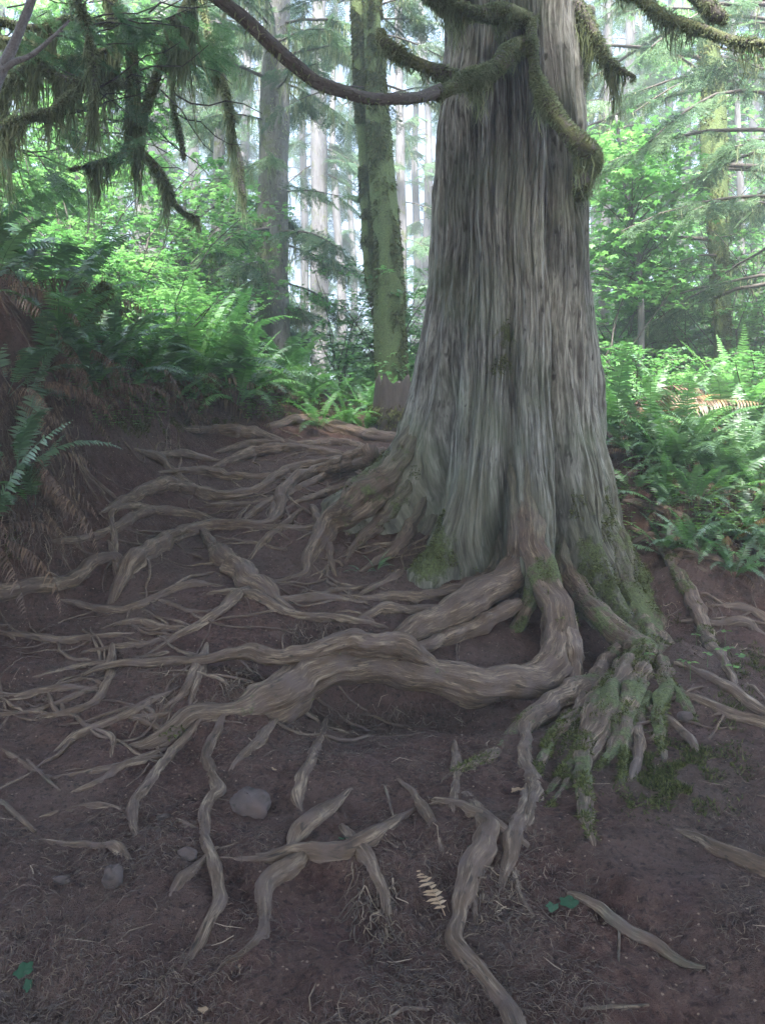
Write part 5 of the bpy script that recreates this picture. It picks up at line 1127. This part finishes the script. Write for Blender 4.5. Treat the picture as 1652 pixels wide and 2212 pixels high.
me_t=MB(); zq=np.linspace(-1,13,30); tube(me_t,np.stack([0*zq,0*zq,zq],1),np.linspace(.45,.2,30),18,rough=.1,ridge=.05); me_t=me_t.mesh('near_trunk',[M_bark])
mc=MB(); n=NCAN2; a=rng.uniform(0,6.28,n); r=4.2*np.sqrt(rng.random(n)); P=np.stack([np.cos(a)*r,np.sin(a)*r,rng.uniform(5.2,11,n)],1); D=P.copy(); D[:,2]=-.4; put_sprays(mc,P,D,rng.uniform(.9,1.8,n),SPRL,0,.3)
me_c=mc.mesh('near_crown',[M_spray])
for (x,y) in ((-3.2,-1.8),(3.6,-2.6),(-8.6,.4),(8.9,1.2),(.2,-6.5)):
    e=empty('shade_conifer',(x,y,float(H(x,y)))); tag(e,'conifer standing behind the viewer and shading the roots','tree','conifers behind the viewer'); link('trunk',me_t,e); link('crown',me_c,e); e.rotation_euler=(0,0,rng.uniform(0,6.28))
# ------------------------------------------------------------------ air
V=np.array([[x,y,z] for x in (-45,45) for y in (-14,60) for z in (-4,26)],float)
mb=MB(); mb.add(V,[[0,1,3,2],[4,6,7,5],[0,4,5,1],[2,3,7,6],[0,2,6,4],[1,5,7,3]])
m,t=newmat('haze_air'); t.t.links.new(t.n('ShaderNodeVolumePrincipled',{'Color':(.90,.96,1,1),'Density':HAZE,'Anisotropy':.35}).outputs[0],t.n('ShaderNodeOutputMaterial').inputs['Volume'])
tag(mb.build('haze',m,smooth=False),kind='stuff')
# ------------------------------------------------------------------ light
w=bpy.data.worlds.new("World"); scene.world=w; w.use_nodes=True; nt=w.node_tree
bg=nt.nodes['Background']; sky=nt.nodes.new('ShaderNodeTexSky'); sky.sky_type='NISHITA'; sky.sun_disc=False
EL,AZ=math.radians(60),math.radians(186)
sky.sun_elevation=EL; sky.sun_rotation=AZ; sky.air_density=1; sky.dust_density=3; sky.ozone_density=1
nt.links.new(sky.outputs[0],bg.inputs[0]); bg.inputs[1].default_value=SKY
s=bpy.data.lights.new('sun','SUN'); s.energy=SUN; s.angle=math.radians(10); s.color=(1,.95,.88)
so=bpy.data.objects.new('sun',s); COL.objects.link(so)
dv=Vector((math.sin(AZ)*math.cos(EL),math.cos(AZ)*math.cos(EL),math.sin(EL))); so.rotation_euler=dv.to_track_quat('Z','Y').to_euler()
so.location=dv*50
# ------------------------------------------------------------------ camera
cam=bpy.data.cameras.new('camera'); co=bpy.data.objects.new('camera',cam); COL.objects.link(co); scene.camera=co
cam.sensor_fit='VERTICAL'; cam.sensor_height=36; cam.lens=28; cam.clip_end=2000; cam.clip_start=.05
co.location=(0,0,CAMZ); co.rotation_euler=(PI/2,0,0); cam.shift_y=-(1106-HOR)/2212
vs=scene.view_settings; vs.view_transform='Standard'; vs.look='None'; vs.exposure=EXPO; vs.gamma=1; vs.use_curve_mapping=False
c=scene.cycles; c.max_bounces=8; c.diffuse_bounces=3; c.glossy_bounces=2; c.transmission_bounces=4; c.volume_bounces=1; c.transparent_max_bounces=8
c.use_adaptive_sampling=True; c.adaptive_threshold=.02; c.use_denoising=True; c.denoising_prefilter='NONE'; c.sample_clamp_direct=.13; c.sample_clamp_indirect=.10; c.caustics_reflective=False; c.caustics_refractive=False
scene.render.resolution_x=764; scene.render.resolution_y=1024
